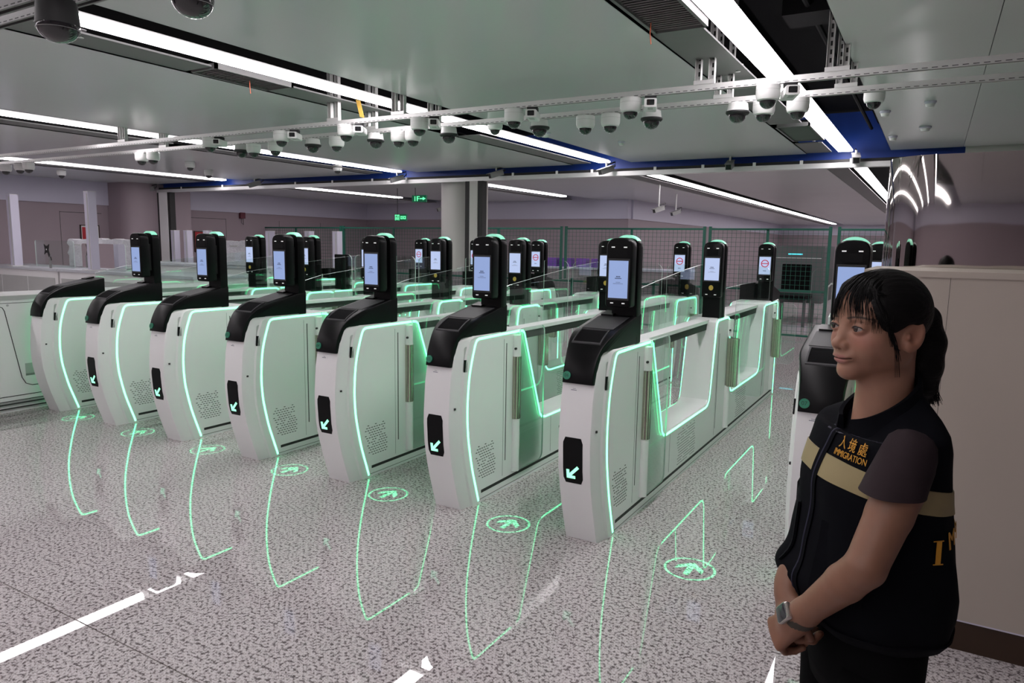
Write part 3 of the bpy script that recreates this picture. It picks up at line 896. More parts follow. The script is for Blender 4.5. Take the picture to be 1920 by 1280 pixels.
# sprinklers, smoke detectors on the ceiling
def sprinkler(x, y, label, z=CEIL):
    t = empty('sprinkler', (x, y, z))
    MB().lathe([(.035, 0), (.033, -.004), (.015, -.006)], 20).build('rosette', M_ALU, t)
    MB().tube([(0, 0, -.004), (0, 0, -.045)], .006, 8).build('stem', M_ALU, t)
    MB().lathe([(.004, -.045), (.018, -.047), (.018, -.049), (.004, -.051)], 12).build('deflector', M_ALU, t)
    tag(t, label, 'sprinkler', 'ceiling sprinklers')
sprinkler(-3.95 - .75, 2.62, 'sprinkler with bright rosette beside the long middle light line', CEIL + .05)
sprinkler(-1.30, 5.3, 'sprinkler in the broad light slot near the hanger', CEIL + .05)
sprinkler(-1.30, 9.0, 'sprinkler in the broad light slot near the blue board', CEIL + .05)
sprinkler(-10.9, 7.0, 'sprinkler on the ceiling behind the far rail cameras')
def detector(x, y, label, r=.055):
    t = empty('smoke_detector', (x, y, CEIL))
    MB().lathe([(r, 0), (r, -.012), (r * .8, -.022)], 24).build('base', M_SOFFIT, t)
    MB().lathe([(r * .8, -.022), (r * .65, -.045), (r * .5, -.048)], 24).build('chamber', M_DOMEW, t)
    tag(t, label, 'detector', 'round ceiling detectors')
detector(-.18, 8.38, 'round detector above the mirror column')
detector(-.48, 7.32, 'round detector at the slot edge, higher of the two', .045)
detector(-.49, 8.93, 'round detector at the slot edge, lower of the two', .045)
detector(-.13, 7.01, 'round detector in the middle of the ceiling panel by the mirror column', .045)
detector(-3.83, 7.17, 'flat round detector beside the middle light line past the rail', .06)
detector(-3.31, 8.12, 'small detector on the ceiling behind the rail cameras', .04)

# cords and ties hanging from the slots
M_ORANGE = mat('orange_cord', (0.75, 0.16, 0.08), 0.6, vary=0.1)
M_TAPE = mat('yellow_tape', (0.62, 0.36, 0.06), 0.6, vary=0.1)
tag(MB().tube([(-1.46, 3.95, CEIL), (-1.463, 3.95, CEIL - .06), (-1.455, 3.95, CEIL - .115)], .003, 6).build('orange_cord', M_ORANGE), 'orange cord hanging from the louvred grille by the broad light', 'cord')
tag(MB().tube([(-4.70, 3.9, CEIL), (-4.70, 3.9, CEIL - .05), (-4.695, 3.9, CEIL - .10)], .003, 6).build('orange_cord', M_ORANGE), 'orange cord hanging beside the long middle light line', 'cord')
mbt = MB(); mbt.loft([[(-4.62, 5.0 + .01 * k, CEIL + .04 - .028 * k), (-4.585, 5.02 + .01 * k, CEIL + .04 - .028 * k - .01), (-4.585, 5.022 + .01 * k, CEIL + .04 - .028 * k - .008), (-4.62, 5.003 + .01 * k, CEIL + .042 - .028 * k)] for k in range(6)])
tag(mbt.build('tape_strip', M_TAPE), 'yellow tape dangling from the slot above the middle gates', 'tape')

# ------------------------------------------------------------------ beige counter and mirror-clad column beside the woman
ct = empty('beige_counter', (-.24, 3.33, 0))
MB().box(0, 3.3, 0, .76, .135, 1.545).build('front_panel', M_BEIGE, ct)
MB().box(-.006, 3.3, -.006, .76, 1.545, 1.570).build('top', M_BEIGE, ct)
MB().box(.012, 3.3, .012, .75, 0, .135).build('kick_board', M_BROWN, ct)
MB().box(.305, .3065, -.0008, .001, .135, 1.545).build('panel_joint', M_GAP, ct)
MB().box(0, 3.3, -.001, .004, .131, .137).build('bottom_edge', M_SOFFIT, ct)
tag(ct, 'tall beige counter with brown kick board behind the woman', 'counter')

m = bpy.data.materials.new('wavy_mirror_steel'); m.use_nodes = True
nt = m.node_tree; b = nt.nodes['Principled BSDF']
b.inputs['Base Color'].default_value = (0.60, 0.57, 0.54, 1); b.inputs['Metallic'].default_value = 1; b.inputs['Roughness'].default_value = 0.03
tc = nt.nodes.new('ShaderNodeTexCoord'); nz = nt.nodes.new('ShaderNodeTexNoise'); nz.inputs['Scale'].default_value = 2.3; nz.inputs['Detail'].default_value = 1
mp = nt.nodes.new('ShaderNodeMapping'); mp.inputs['Scale'].default_value = (1.6, 1.6, .5)
nt.links.new(tc.outputs['Object'], mp.inputs['Vector']); nt.links.new(mp.outputs['Vector'], nz.inputs['Vector'])
bp = nt.nodes.new('ShaderNodeBump'); bp.inputs['Strength'].default_value = .2; bp.inputs['Distance'].default_value = .02
nt.links.new(nz.outputs['Fac'], bp.inputs['Height']); nt.links.new(bp.outputs['Normal'], b.inputs['Normal'])
cl = empty('mirror_column', (0.75, 5.0, 0))
MB().prism_z(rrect(1.98, 1.76, .22, 12), 0, 2.12).build('steel_cladding', m, cl, smooth=40)
MB().prism_z(rrect(1.1, .5, .24, 12, .25, .70), 2.0, CEIL).build('core', M_COLUMN, cl, smooth=40)
tag(cl, 'mirror-polished steel clad column rising behind the beige counter', 'column')
cl['kind'] = 'thing'

# ------------------------------------------------------------------ long white counter unit beside the end gate
lu = empty('counter_unit', (-7.37, 0.6, 0))
MB().box(-.55, 0, 0, 7.7, .10, 1.06).build('body', M_WHITE, lu)
MB().box(-.57, .012, 0, 7.7, 1.06, 1.10).build('counter_top', M_GREYREC, lu)
MB().box(-.50, -.02, 0, 7.7, 0, .10).build('plinth', M_WHITE, lu)
for z in (.035, .075, .105, .15):
    MB().box(-.02, .004, 0, 3.2, z, z + .006).build('plinth_line', M_GAP, lu)
path = [(2.40, 1.005), (2.60, 1.005), (2.635, .99), (2.65, .96), (2.755, .32), (2.785, .26), (2.84, .235), (3.3, .235)]
MB().ribbon(path, .006, -.002, .003).build('recess_line', M_GAP, lu)
MB().ribbon([(y + .012, z + .012) for y, z in path[4:]], .012, -.002, .004).build('recess_lip', M_WHITE, lu)
MB().box(-.002, .002, 2.79, 3.0, .33, .45).build('vent_plate', M_GREYREC, lu)
for z in (.335, .345):
    MB().box(-.002, .003, 2.79, 3.0, z, z + .004).build('vent_line', M_GAP, lu)
MB().box(-.002, .002, 2.2, 3.3, 1.028, 1.032).build('top_seam', M_GAP, lu)
mbp = MB(); mbp.lathe([(.010, 0), (.010, .004)], 14)
sc_ = mbp.build('lock', M_GREYREC, lu); sc_.rotation_euler = (0, math.pi / 2, 0); sc_.location = (0, 2.68, 1.01)
tag(lu, 'long white counter unit running past the end gate at the picture edge', 'counter')

# inspection counters, posts, glass and wrapped monitors at the far side
M_CTR = mat('counter_grey', (0.50, 0.52, 0.56), 0.35, vary=0.04)
M_WRAP = mat('plastic_wrap', (0.62, 0.62, 0.66), 0.28, vary=0.18, vscale=14, bump=.8, bscale=26, bdist=.02)
def counter(x0, x1, y0, y1, z, label):
    t = empty('inspection_counter', ((x0 + x1) / 2, y0, 0))
    w = (x1 - x0) / 2; d = y1 - y0
    MB().box(-w, w, 0, d, .0, z - .04).build('body', M_WHITE, t)
    MB().box(-w - .02, w + .02, -.03, d, z - .04, z).build('worktop', M_CTR, t)
    for k in range(3):
        MB().box(-w + .05 + k * w * .64, -w + .05 + (k + 1) * w * .64 - .03, -.006, .002, .25, z - .16).build('door', M_GREYREC, t)
    tag(t, label, 'counter', 'inspection counters at the far side')
counter(-15.9, -13.0, 6.6, 7.55, 1.10, 'pale inspection counter carrying the bracket arm')
counter(-12.94, -9.3, 6.6, 7.55, 1.10, 'pale inspection counter behind the end gate')
counter(-9.2, -7.95, 8.9, 9.6, 1.08, 'pale inspection counter behind the third gate')
counter(-15.6, -10.2, 8.8, 9.5, 1.16, 'long pale counter under the wrapped monitors')
def screen_glass(x0, x1, y, z0, z1, label):
    poly = rrect(x1 - x0, z1 - z0, .04, 4, (x0 + x1) / 2, (z0 + z1) / 2)
    o = pane(MB(), [(x, y - .005, z) for x, z in poly], [(x, y + .005, z) for x, z in poly], 'glass_screen', None)
    tag(o, label, 'glass', 'glass screens on the far counters')
screen_glass(-14.4, -13.1, 6.95, 1.10, 1.58, 'clear glass screen behind the bracket arm')
screen_glass(-12.9, -11.6, 6.98, 1.10, 1.54, 'clear glass screen before the wrapped monitors')
def post(x, y, w, z0, z1, label, grp, m=None):
    t = empty('square_post', (x, y, z0))
    MB().box(-w / 2, w / 2, -w / 2, w / 2, 0, z1 - z0).build('tube', m or M_SOFFIT, t)
    MB().box(-w / 2 - .004, w / 2 + .004, -w / 2 - .004, w / 2 + .004, z1 - z0, z1 - z0 + .008).build('cap', M_ALU, t)
    MB().box(w * .12, w * .30, -w / 2 - .003, -w / 2 + .001, .02, z1 - z0 - .03).build('groove', M_GREYREC, t)
    MB().box(-w, w, -w, w, 0, .012).build('foot_plate', M_ALU, t)
    tag(t, label, 'post', grp)
post(-14.68, 6.75, .14, 1.10, 2.40, 'bare white square post nearest the picture edge', 'tall posts on the counters')
post(-12.14, 6.75, .13, 1.10, 2.395, 'bare white square post before the wrapped monitors', 'tall posts on the counters')
for i, (x, w_) in enumerate([(-14.75, 'beside the white upright'), (-14.30, 'right after the white upright'), (-13.62, 'beside the fire sign'), (-11.65, 'in front of the fence corner'), (-10.54, 'behind the fourth gate screen'), (-9.80, 'before the fence post behind the fifth gate')]):
    post(x, 10.05, .13, 0, 1.83, 'short white post %s' % w_, 'short white posts behind the gates')
arm = empty('bracket_arm', (-13.33, 6.66, 1.10))
MB().tube([(0, 0, 0), (0, 0, .22)], .020, 10).build('column', M_GREYCAM, arm)
MB().tube([(0, 0, .18), (0, -.02, .26), (0, -.03, .32)], .016, 8).build('arm', M_BLACKM, arm)
mb = MB(); mb.prism_y([(-.085, .24), (-.03, .27), (.03, .27), (.085, .24), (.055, .32), (.085, .42), (.03, .39), (-.03, .39), (-.085, .42), (-.055, .32)], -.05, -.04)
mb.build('mount_plate', M_BLACKM, arm)
MB().box(-.012, .012, -.054, -.05, .315, .34).build('centre_bolt', M_WHITE, arm)
MB().tube([(0, .0, .20), (.06, -.02, .20), (.08, -.02, .14)], .008, 6).build('lever', M_BLACKM, arm)
tag(arm, 'black monitor bracket arm without a screen on the counter', 'bracket')
def wrapped(x0, x1, y, z0, z1, label):
    t = empty('wrapped_monitor', ((x0 + x1) / 2, y, z0))
    w = (x1 - x0) / 2; h = z1 - z0
    rnd = random.Random(int(abs(x0) * 100)); nx, nz_ = 12, 8
    F_ = [[((-w + 2 * w * i / nx) + rnd.uniform(-.012, .012), -.06 + rnd.uniform(-.022, .022), (h * k / nz_) + rnd.uniform(-.01, .01) + (.012 * math.sin(i * .9) if k == nz_ else 0)) for i in range(nx + 1)] for k in range(nz_ + 1)]
    B_ = [[(x, .10 + rnd.uniform(-.02, .02), z) for (x, y_, z) in row] for row in F_]
    mb = MB(); n = nx + 1
    vs = [p for r in F_ for p in r] + [p for r in B_ for p in r]; o_ = n * (nz_ + 1); fs = []
    for k in range(nz_):
        for i in range(nx):
            a = k * n + i
            fs += [(a, a + 1, a + n + 1, a + n), (o_ + a, o_ + a + n, o_ + a + n + 1, o_ + a + 1)]
    for i in range(nx):
        fs += [(i, o_ + i, o_ + i + 1, i + 1), (nz_ * n + i, nz_ * n + i + 1, o_ + nz_ * n + i + 1, o_ + nz_ * n + i)]
    for k in range(nz_):
        fs += [(k * n, k * n + n, o_ + k * n + n, o_ + k * n), (k * n + nx, o_ + k * n + nx, o_ + k * n + n + nx, k * n + n + nx)]
    mb._add(vs, fs); mb.build('bubble_wrap', M_WRAP, t, smooth=50)
    MB().box(-w * .3, w * .2, -.105, -.10, h - .10, h - .08).build('printed_mark', M_GREYREC, t)
    MB().box(w * .82, w * .86, -.105, -.09, h * .5, h * .54).build('sticker_dot', M_BLACKM, t)
    tag(t, label, 'monitor', 'monitors wrapped in plastic')
wrapped(-13.88, -13.05, 7.32, 1.115, 1.60, 'monitor wrapped in white plastic between the bracket arm and the bare post')
wrapped(-12.96, -12.1, 7.30, 1.115, 1.62, 'monitor wrapped in white plastic right behind the bare post')
wrapped(-11.75, -10.85, 9.0, 1.172, 1.62, 'monitor wrapped in white plastic behind the third gate screen')

# wall signs
M_REDSIGN = mat('red_sign', (0.45, 0.012, 0.02), 0.5, vary=0.05)
M_PAPER = mat('sign_white', (0.75, 0.72, 0.72), 0.6, vary=0.03)
def red_sign(y0, y1, z0, z1, label, lower):
    t = empty('red_sign', (X0 + .01, (y0 + y1) / 2, z0)); w = (y1 - y0) / 2; h = z1 - z0
    MB().box(0, .012, -w, w, 0, h).build('board', M_PAPER if not lower else M_REDSIGN, t)
    fr = MB(); fr.box(0, .02, -w, -w + .02, 0, h); fr.box(0, .02, w - .02, w, 0, h); fr.box(0, .02, -w, w, h - .02, h); fr.box(0, .02, -w, w, 0, .02)
    fr.build('frame', M_BROWN, t)
    MB().box(.012, .014, -w + .04, w - .04, h * .45, h - .05).build('red_field', M_REDSIGN, t)
    mb = MB(); mb.box(.014, .016, -.035, .035, h * .56, h * .80); mb.box(.014, .016, -.07, .07, h * .68, h * .73); mb.box(.014, .016, -.05, .05, h * .53, h * .57); mb.box(.014, .016, -.02, .02, h * .80, h * .86)
    mb.build('hydrant_symbol', M_PAPER, t)
    mb = MB()
    for r_ in range(3):
        for k in range(5):
            mb.box(.013, .0155, -w + .05 + k * (2 * w - .1) / 5, -w + .05 + (k + .7) * (2 * w - .1) / 5, .05 + r_ * h * .09, .05 + r_ * h * .09 + h * .045)
    mb.build('sign_print', M_PAPER if lower else M_REDSIGN, t)
    tag(t, label, 'sign', 'red fire signs on the far wall')
red_sign(8.80, 9.22, 1.35, 1.92, 'red framed fire sign behind the bare white post', False)
red_sign(11.62, 12.02, 1.32, 1.85, 'red fire sign with a white hydrant symbol beside the second gate screen', True)
al = empty('alarm_box', (X0 + .01, 13.1, 2.22))
MB().box(0, .06, -.08, .08, 0, .16).build('case', mat('alarm_red', (.12, .015, .03), .5, vary=.1), al)
MB().tube([(.02, 0, .16), (.02, 0.0, .62)], .006, 6).build('conduit', M_GAP, al)
MB().tube([(.03, -.03, 0), (.05, -.05, -.12), (.04, .02, -.16), (.03, .03, 0)], .005, 6).build('loose_wire', M_GAP, al)
tag(al, 'small dark red alarm box with loose wires on the far wall', 'alarm')

# green exit signs
M_EXITBG = mat('exit_board', (0.005, 0.05, 0.03), 0.5, emit=(0.0, 0.16, 0.07), estr=.35)
M_EXIT = mat('exit_light', (0.2, 0.9, 0.5), 0.5, emit=(0.15, 1.0, 0.42), estr=1.1)
def exit_sign(x0, x1, y, z0, z1, label, kind):
    t = empty('exit_sign', ((x0 + x1) / 2, y, z0)); w = (x1 - x0) / 2; h = z1 - z0
    MB().box(-w, w, -.02, .02, 0, h).build('board', M_EXITBG, t)
    mb = MB()
    if kind == 'run':
        mb.box(-w * .92, -w * .80, -.024, -.02, h * .1, h * .9); mb.box(-w * .92, -w * .2, -.024, -.02, h * .82, h * .92); mb.box(-w * .32, -w * .2, -.024, -.02, h * .1, h * .9)
        mb.obox((-w * .56, -.022, h * .6), (w * .07, 0, 0), (0, .002, 0), (w * .05, 0, h * .18)); mb.obox((-w * .65, -.022, h * .3), (w * .05, 0, 0), (0, .002, 0), (-w * .05, 0, h * .16)); mb.obox((-w * .48, -.022, h * .3), (w * .05, 0, 0), (0, .002, 0), (w * .05, 0, h * .16))
        for a, b in ((.02, .42), (.52, .94)):
            mb.box(w * a, w * b, -.024, -.02, h * .62, h * .72); mb.box(w * a, w * b, -.024, -.02, h * .28, h * .38); mb.box(w * (a + .02), w * (a + .12), -.024, -.02, h * .28, h * .72); mb.box(w * (b - .12), w * (b - .02), -.024, -.02, h * .28, h * .72)
    mb.build('pictogram', M_EXIT, t) if kind == 'run' else None
    if kind != 'run':
        mb.box(-w * .62, -w * .52, -.024, -.02, h * .15, h * .85)
        mb.box(-w * .30, -w * .18, -.024, -.02, h * .15, h * .85); mb.box(-w * .30, w * .1, -.024, -.02, h * .75, h * .85); mb.box(-w * .30, w * .02, -.024, -.02, h * .45, h * .55)
        mb.box(w * .1, w * .7, -.024, -.02, h * .42, h * .58); mb.prism_y([(w * .55, h * .25), (w * .95, h * .5), (w * .55, h * .75)], -.024, -.02)
        mb.build('floor_arrow', M_EXIT, t)
    MB().tube([(-w * .6, 0, h), (-w * .6, 0, CEIL - z0)], .006, 6).build('hanging_rod', M_GAP, t)
    tag(t, label, 'sign')
exit_sign(-10.84, -10.50, 13.0, 2.14, 2.29, 'lit green running-man exit sign next to the round column', 'run')
exit_sign(-10.33, -9.93, 13.0, 2.56, 2.71, 'green hanging sign reading 1F with an arrow', 'arrow')

# ------------------------------------------------------------------ green mesh fence
M_GREEN = mat('fence_green', (0.010, 0.11, 0.075), 0.5, vary=0.08)
def fence_panel(x0, x1, y0, y1, label, mids=(0.5,)):
    L = math.hypot(x1 - x0, y1 - y0); rz = math.atan2(y1 - y0, x1 - x0)
    t = empty('mesh_fence', (x0, y0, 0), rz)
    for x in (0.02, L - .02):
        MB().box(x - .025, x + .025, -.025, .025, .0, 2.05).build('post', M_GREEN, t)
    for m_ in mids:
        MB().box(L * m_ - .022, L * m_ + .022, -.02, .02, .06, 2.0).build('stile', M_GREEN, t)
    for z in (.06, .88, 2.0):
        MB().box(.02, L - .02, -.02, .02, z - .018, z + .018).build('rail', M_GREEN, t)
    wires = MB(); x = .09
    while x < L - .05:
        wires.box(x - .0024, x + .0024, -.0024, .0024, .06, 2.0); x += .085
    z = .14
    while z < 1.97:
        wires.box(.03, L - .03, -.0024, .0024, z - .0024, z + .0024); z += .085
    w = wires.build('wire_mesh', M_GREEN, t, smooth=0); w['kind'] = 'stuff'
    for x in (0.02, L - .02):
        MB().box(x - .02, x + .02, -.09, .09, 0, .02).build('foot', M_GREEN, t)
    tag(t, label, 'fence', 'green mesh fence panels')
fy = 13.9
fx = [-16.46, -13.4, -9.95, -6.95]
fence_panel(fx[0], fx[1], fy, fy, 'green mesh fence panel at the far wall corner', (.45,))
fence_panel(fx[1] + .06, fx[2], fy, fy, 'green mesh fence panel just before the round column', (.5,))
fence_panel(fx[2] + .06, fx[3], fy, fy, 'green mesh fence panel just past the round column', (.45,))
fence_panel(-6.88, -3.85, fy, fy, 'green mesh fence panel behind the sixth gate screen', (.5,))
fence_panel(-3.78, -1.60, fy, fy, 'green mesh fence panel behind the last gate glass', (.5,))
fence_panel(-1.50, 1.6, fy + .05, fy + .05, 'green mesh fence panel behind the woman', (.4,))

# x-ray baggage scanner beyond the fence
M_XR = mat('scanner_grey', (0.10, 0.10, 0.105), 0.5, vary=0.05)
xr = empty('baggage_scanner', (-2.62, 17.0, 0))
MB().box(-.55, .55, 0, 1.8, .45, 1.72).build('body', M_XR, xr)
MB().prism_y(rrect(.62, .62, .02, 3, 0, 1.0), -.004, .02).build('tunnel', M_VOID, xr)
MB().box(-.2, .1, -.006, .0, 1.52, 1.545).build('status_light', mat('cyan_light', (.1, .6, .7), .5, emit=(.1, .9, 1.0), estr=.9), xr)
MB().box(-.5, .5, -.004, 0, 1.44, 1.455).build('trim_line', M_ALU, xr)
MB().box(-.36, .36, -1.0, .1, .58, .66).build('conveyor', M_VOID, xr)
for x in (-.33, .33):
    MB().box(x - .03, x + .03, -.9, -.84, 0, .58).build('leg', M_XR, xr)
    MB().box(x - .05, x + .05, .2, .3, 0, .45).build('leg', M_XR, xr)
tag(xr, 'grey baggage scanner with a dark tunnel beyond the fence', 'scanner')
# low partition and desk seen through the mesh
ds = empty('fence_side_desk', (-7.2, 16.4, 0))
MB().box(-2.2, 2.2, 0, .7, 0, 1.05).build('front', M_WALL, ds)
MB().box(-2.25, 2.25, -.05, .75, 1.05, 1.10).build('top', M_SOFFIT, ds)
for k in range(5):
    MB().box(-1.9 + k * .42, -1.62 + k * .42, .1, .3, 1.10, 1.32).build('purple_box', mat('purple_box', (.16, .06, .35), .5, vary=.2), ds)
tag(ds, 'beige desk with purple boxes on it beyond the fence', 'desk')
# loop barriers by the scanner
for i, x in enumerate((-1.75, -1.2)):
    b_ = MB().tube([(x, 15.2, 0), (x, 15.2, .9), (x + .06, 15.2, .98), (x + .34, 15.2, .98), (x + .4, 15.2, .9), (x + .4, 15.2, 0)], .02, 8).build('loop_barrier', M_ALU)
    tag(b_, 'steel loop barrier beyond the fence, %s the scanner' % ('nearer to' if i == 0 else 'farther from'), 'barrier', 'steel loop barriers')

# projected green floor discs: one small projector lamp over each lane
def disc_light(x, y):
    ld = bpy.data.lights.new('lane_projector', 'SPOT')
    ld.energy = 620; ld.shadow_soft_size = .002; ld.spot_size = math.radians(16); ld.spot_blend = 0.0
    ld.color = (.10, 1.0, .42)
    ld.use_nodes = True
    nt = ld.node_tree
    em = nt.nodes['Emission']
    tc = nt.nodes.new('ShaderNodeTexCoord')
    sp = nt.nodes.new('ShaderNodeSeparateXYZ'); nt.links.new(tc.outputs['Normal'], sp.inputs[0])
    def mth(op, a, b=None):
        n = nt.nodes.new('ShaderNodeMath'); n.operation = op
        for i, v in enumerate((a, b)):
            if v is None: continue
            if isinstance(v, (int, float)): n.inputs[i].default_value = v
            else: nt.links.new(v, n.inputs[i])
        return n.outputs[0]
    zz = mth('ABSOLUTE', sp.outputs[2])
    h = 2.50
    u = mth('MULTIPLY', mth('DIVIDE', sp.outputs[0], zz), h)    # metres on the floor
    v = mth('MULTIPLY', mth('DIVIDE', sp.outputs[1], zz), h)
    r_ = mth('SQRT', mth('ADD', mth('MULTIPLY', u, u), mth('MULTIPLY', v, v)))
    ring = mth('LESS_THAN', mth('ABSOLUTE', mth('SUBTRACT', r_, .125)), .007)
    au = mth('ABSOLUTE', u)
    shaft = mth('MULTIPLY', mth('LESS_THAN', au, .016), mth('MULTIPLY', mth('LESS_THAN', v, .03), mth('GREATER_THAN', v, -.075)))
    q = mth('ADD', v, mth('MULTIPLY', au, 1.0))
    head = mth('MULTIPLY', mth('LESS_THAN', mth('ABSOLUTE', mth('SUBTRACT', q, .06)), .022), mth('LESS_THAN', au, .07))
    tot = mth('ADD', mth('MULTIPLY', ring, .8), mth('MAXIMUM', shaft, head))
    nt.links.new(mth('MULTIPLY', tot, 1.0), em.inputs['Strength'])
    o = bpy.data.objects.new('lane_projector', ld); o.location = (x, y, h); COL.objects.link(o)
    return o
for n in range(7):
    x = XG6 - PITCH * (5.5 - n) if n < 6 else -.955
    disc_light(x + .0, 3.48)
# ------------------------------------------------------------------ the woman in the uniform vest
def smin(a, b, k):
    h = np.maximum(k - np.abs(a - b), 0.0) / k
    return np.minimum(a, b) - h * h * k * 0.25
def smax(a, b, k):
    return -smin(-a, -b, k)

class Field:
    """signed distance field on a grid, meshed with surface nets"""
    def __init__(s, lo, hi, h):
        s.lo = np.array(lo, float); s.h = h
        s.n = np.ceil((np.array(hi) - s.lo) / h).astype(int) + 1
        s.D = np.full(s.n, 0.05, np.float32)
        s.ax = [(s.lo[i] + h * np.arange(s.n[i])).astype(np.float32) for i in range(3)]
    def region(s, lo, hi, m):
        a = np.clip(np.floor((np.array(lo) - m - s.lo) / s.h).astype(int), 0, s.n - 1)
        b = np.clip(np.ceil((np.array(hi) + m - s.lo) / s.h).astype(int) + 1, 1, s.n)
        sl = tuple(slice(x, y) for x, y in zip(a, b))
        G = (s.ax[0][sl[0]][:, None, None], s.ax[1][sl[1]][None, :, None], s.ax[2][sl[2]][None, None, :])
        return sl, G
    def put(s, sl, d, k, sub):
        if d.size == 0: return
        s.D[sl] = smax(s.D[sl], -d, k) if sub else smin(s.D[sl], d, k)
    def ell(s, c, r, k=.01, sub=False, rot=None):
        c = np.array(c, float); r = np.array(r, float); R = max(r)
        sl, (X, Y, Z) = s.region(c - R, c + R, k + .02)
        p = [X - c[0], Y - c[1], Z - c[2]]
        if rot is not None:
            M = np.array(rot.to_3x3()).T
            p = [M[i, 0] * p[0] + M[i, 1] * p[1] + M[i, 2] * p[2] for i in range(3)]
        k0 = np.sqrt((p[0] / r[0]) ** 2 + (p[1] / r[1]) ** 2 + (p[2] / r[2]) ** 2) + 1e-6
        k1 = np.sqrt((p[0] / r[0] ** 2) ** 2 + (p[1] / r[1] ** 2) ** 2 + (p[2] / r[2] ** 2) ** 2) + 1e-6
        s.put(sl, k0 * (k0 - 1) / k1, k, sub)
    def cone(s, a, b, ra, rb, k=.01, sub=False, flat=None):
        a = np.array(a, float); b = np.array(b, float); R = max(ra, rb)
        sl, (X, Y, Z) = s.region(np.minimum(a, b) - R, np.maximum(a, b) + R, k + .02)
        ba = b - a; L2 = max((ba ** 2).sum(), 1e-9)
        h = np.clip(((X - a[0]) * ba[0] + (Y - a[1]) * ba[1] + (Z - a[2]) * ba[2]) / L2, 0, 1)
        d = np.sqrt((X - a[0] - h * ba[0]) ** 2 + (Y - a[1] - h * ba[1]) ** 2 + (Z - a[2] - h * ba[2]) ** 2) - (ra + h * (rb - ra))
        s.put(sl, d, k, sub)
    def chain(s, pts, rs, k=.01):
        for i in range(len(pts) - 1):
            s.cone(pts[i], pts[i + 1], rs[i], rs[i + 1], k)
    def mesh(s):
        D = s.D; S = D < 0; n = s.n
        c = np.zeros(n - 1, np.int8)
        for dx in (0, 1):
            for dy in (0, 1):
                for dz in (0, 1):
                    c += S[dx:n[0] - 1 + dx, dy:n[1] - 1 + dy, dz:n[2] - 1 + dz]
        act = (c > 0) & (c < 8)
        I = np.argwhere(act); idx = np.full(n - 1, -1, np.int32); idx[act] = np.arange(len(I))
        acc = np.zeros((len(I), 3)); cnt = np.zeros(len(I))
        corners = [(a, b, d) for a in (0, 1) for b in (0, 1) for d in (0, 1)]
        for c0 in corners:
            for axis in range(3):
                if c0[axis] == 1: continue
                c1 = list(c0); c1[axis] = 1
                d0 = D[I[:, 0] + c0[0], I[:, 1] + c0[1], I[:, 2] + c0[2]].astype(float)
                d1 = D[I[:, 0] + c1[0], I[:, 1] + c1[1], I[:, 2] + c1[2]].astype(float)
                m = (d0 < 0) != (d1 < 0)
                t = np.where(m, d0 / np.where(m, d0 - d1, 1), 0)
                p = np.array(c0, float)[None, :].repeat(len(I), 0); p[:, axis] += t
                acc += p * m[:, None]; cnt += m
        V = s.lo + (I + acc / cnt[:, None]) * s.h
        F = []
        for axis in range(3):
            u, v = [(1, 2), (2, 0), (0, 1)][axis]
            A = [slice(1, n[i] - 1) for i in range(3)]; B = list(A)
            A[axis] = slice(0, n[axis] - 1); B[axis] = slice(1, n[axis])
            Sa = S[tuple(A)]; Sb = S[tuple(B)]
            E = np.argwhere(Sa != Sb)
            if len(E) == 0: continue
            flip = Sb[tuple(E.T)]
            off = np.ones(3, int); off[axis] = 0
            P = E + off
            q = []
            for (du, dv) in ((0, 0), (-1, 0), (-1, -1), (0, -1)):
                W_ = P.copy(); W_[:, u] += du; W_[:, v] += dv
                q.append(idx[W_[:, 0], W_[:, 1], W_[:, 2]])
            Q = np.stack(q, 1)
            Q[flip] = Q[flip][:, ::-1]
            F.append(Q)
        F = np.concatenate(F); F = F[(F >= 0).all(1)]
        return V, F

def np_mesh(name, V, F, mats, parent=None, smooth=180):
    me = bpy.data.meshes.new(name)
    me.vertices.add(len(V)); me.vertices.foreach_set('co', np.asarray(V, np.float32).ravel())
    me.loops.add(F.size); me.loops.foreach_set('vertex_index', F.astype(np.int32).ravel())
    me.polygons.add(len(F)); me.polygons.foreach_set('loop_start', np.arange(0, F.size, F.shape[1], dtype=np.int32))
    me.update(calc_edges=True); me.validate()
    for m_ in (mats if isinstance(mats, list) else [mats]): me.materials.append(m_)
    me.polygons.foreach_set('use_smooth', [True] * len(me.polygons))
    o = bpy.data.objects.new(name, me)
    return link(o, parent)

person = empty('person', (-.06, 1.56, 0), math.radians(-148))
tag(person, 'woman with a black ponytail in a dark vest, hands clasped, looking aside', 'person')

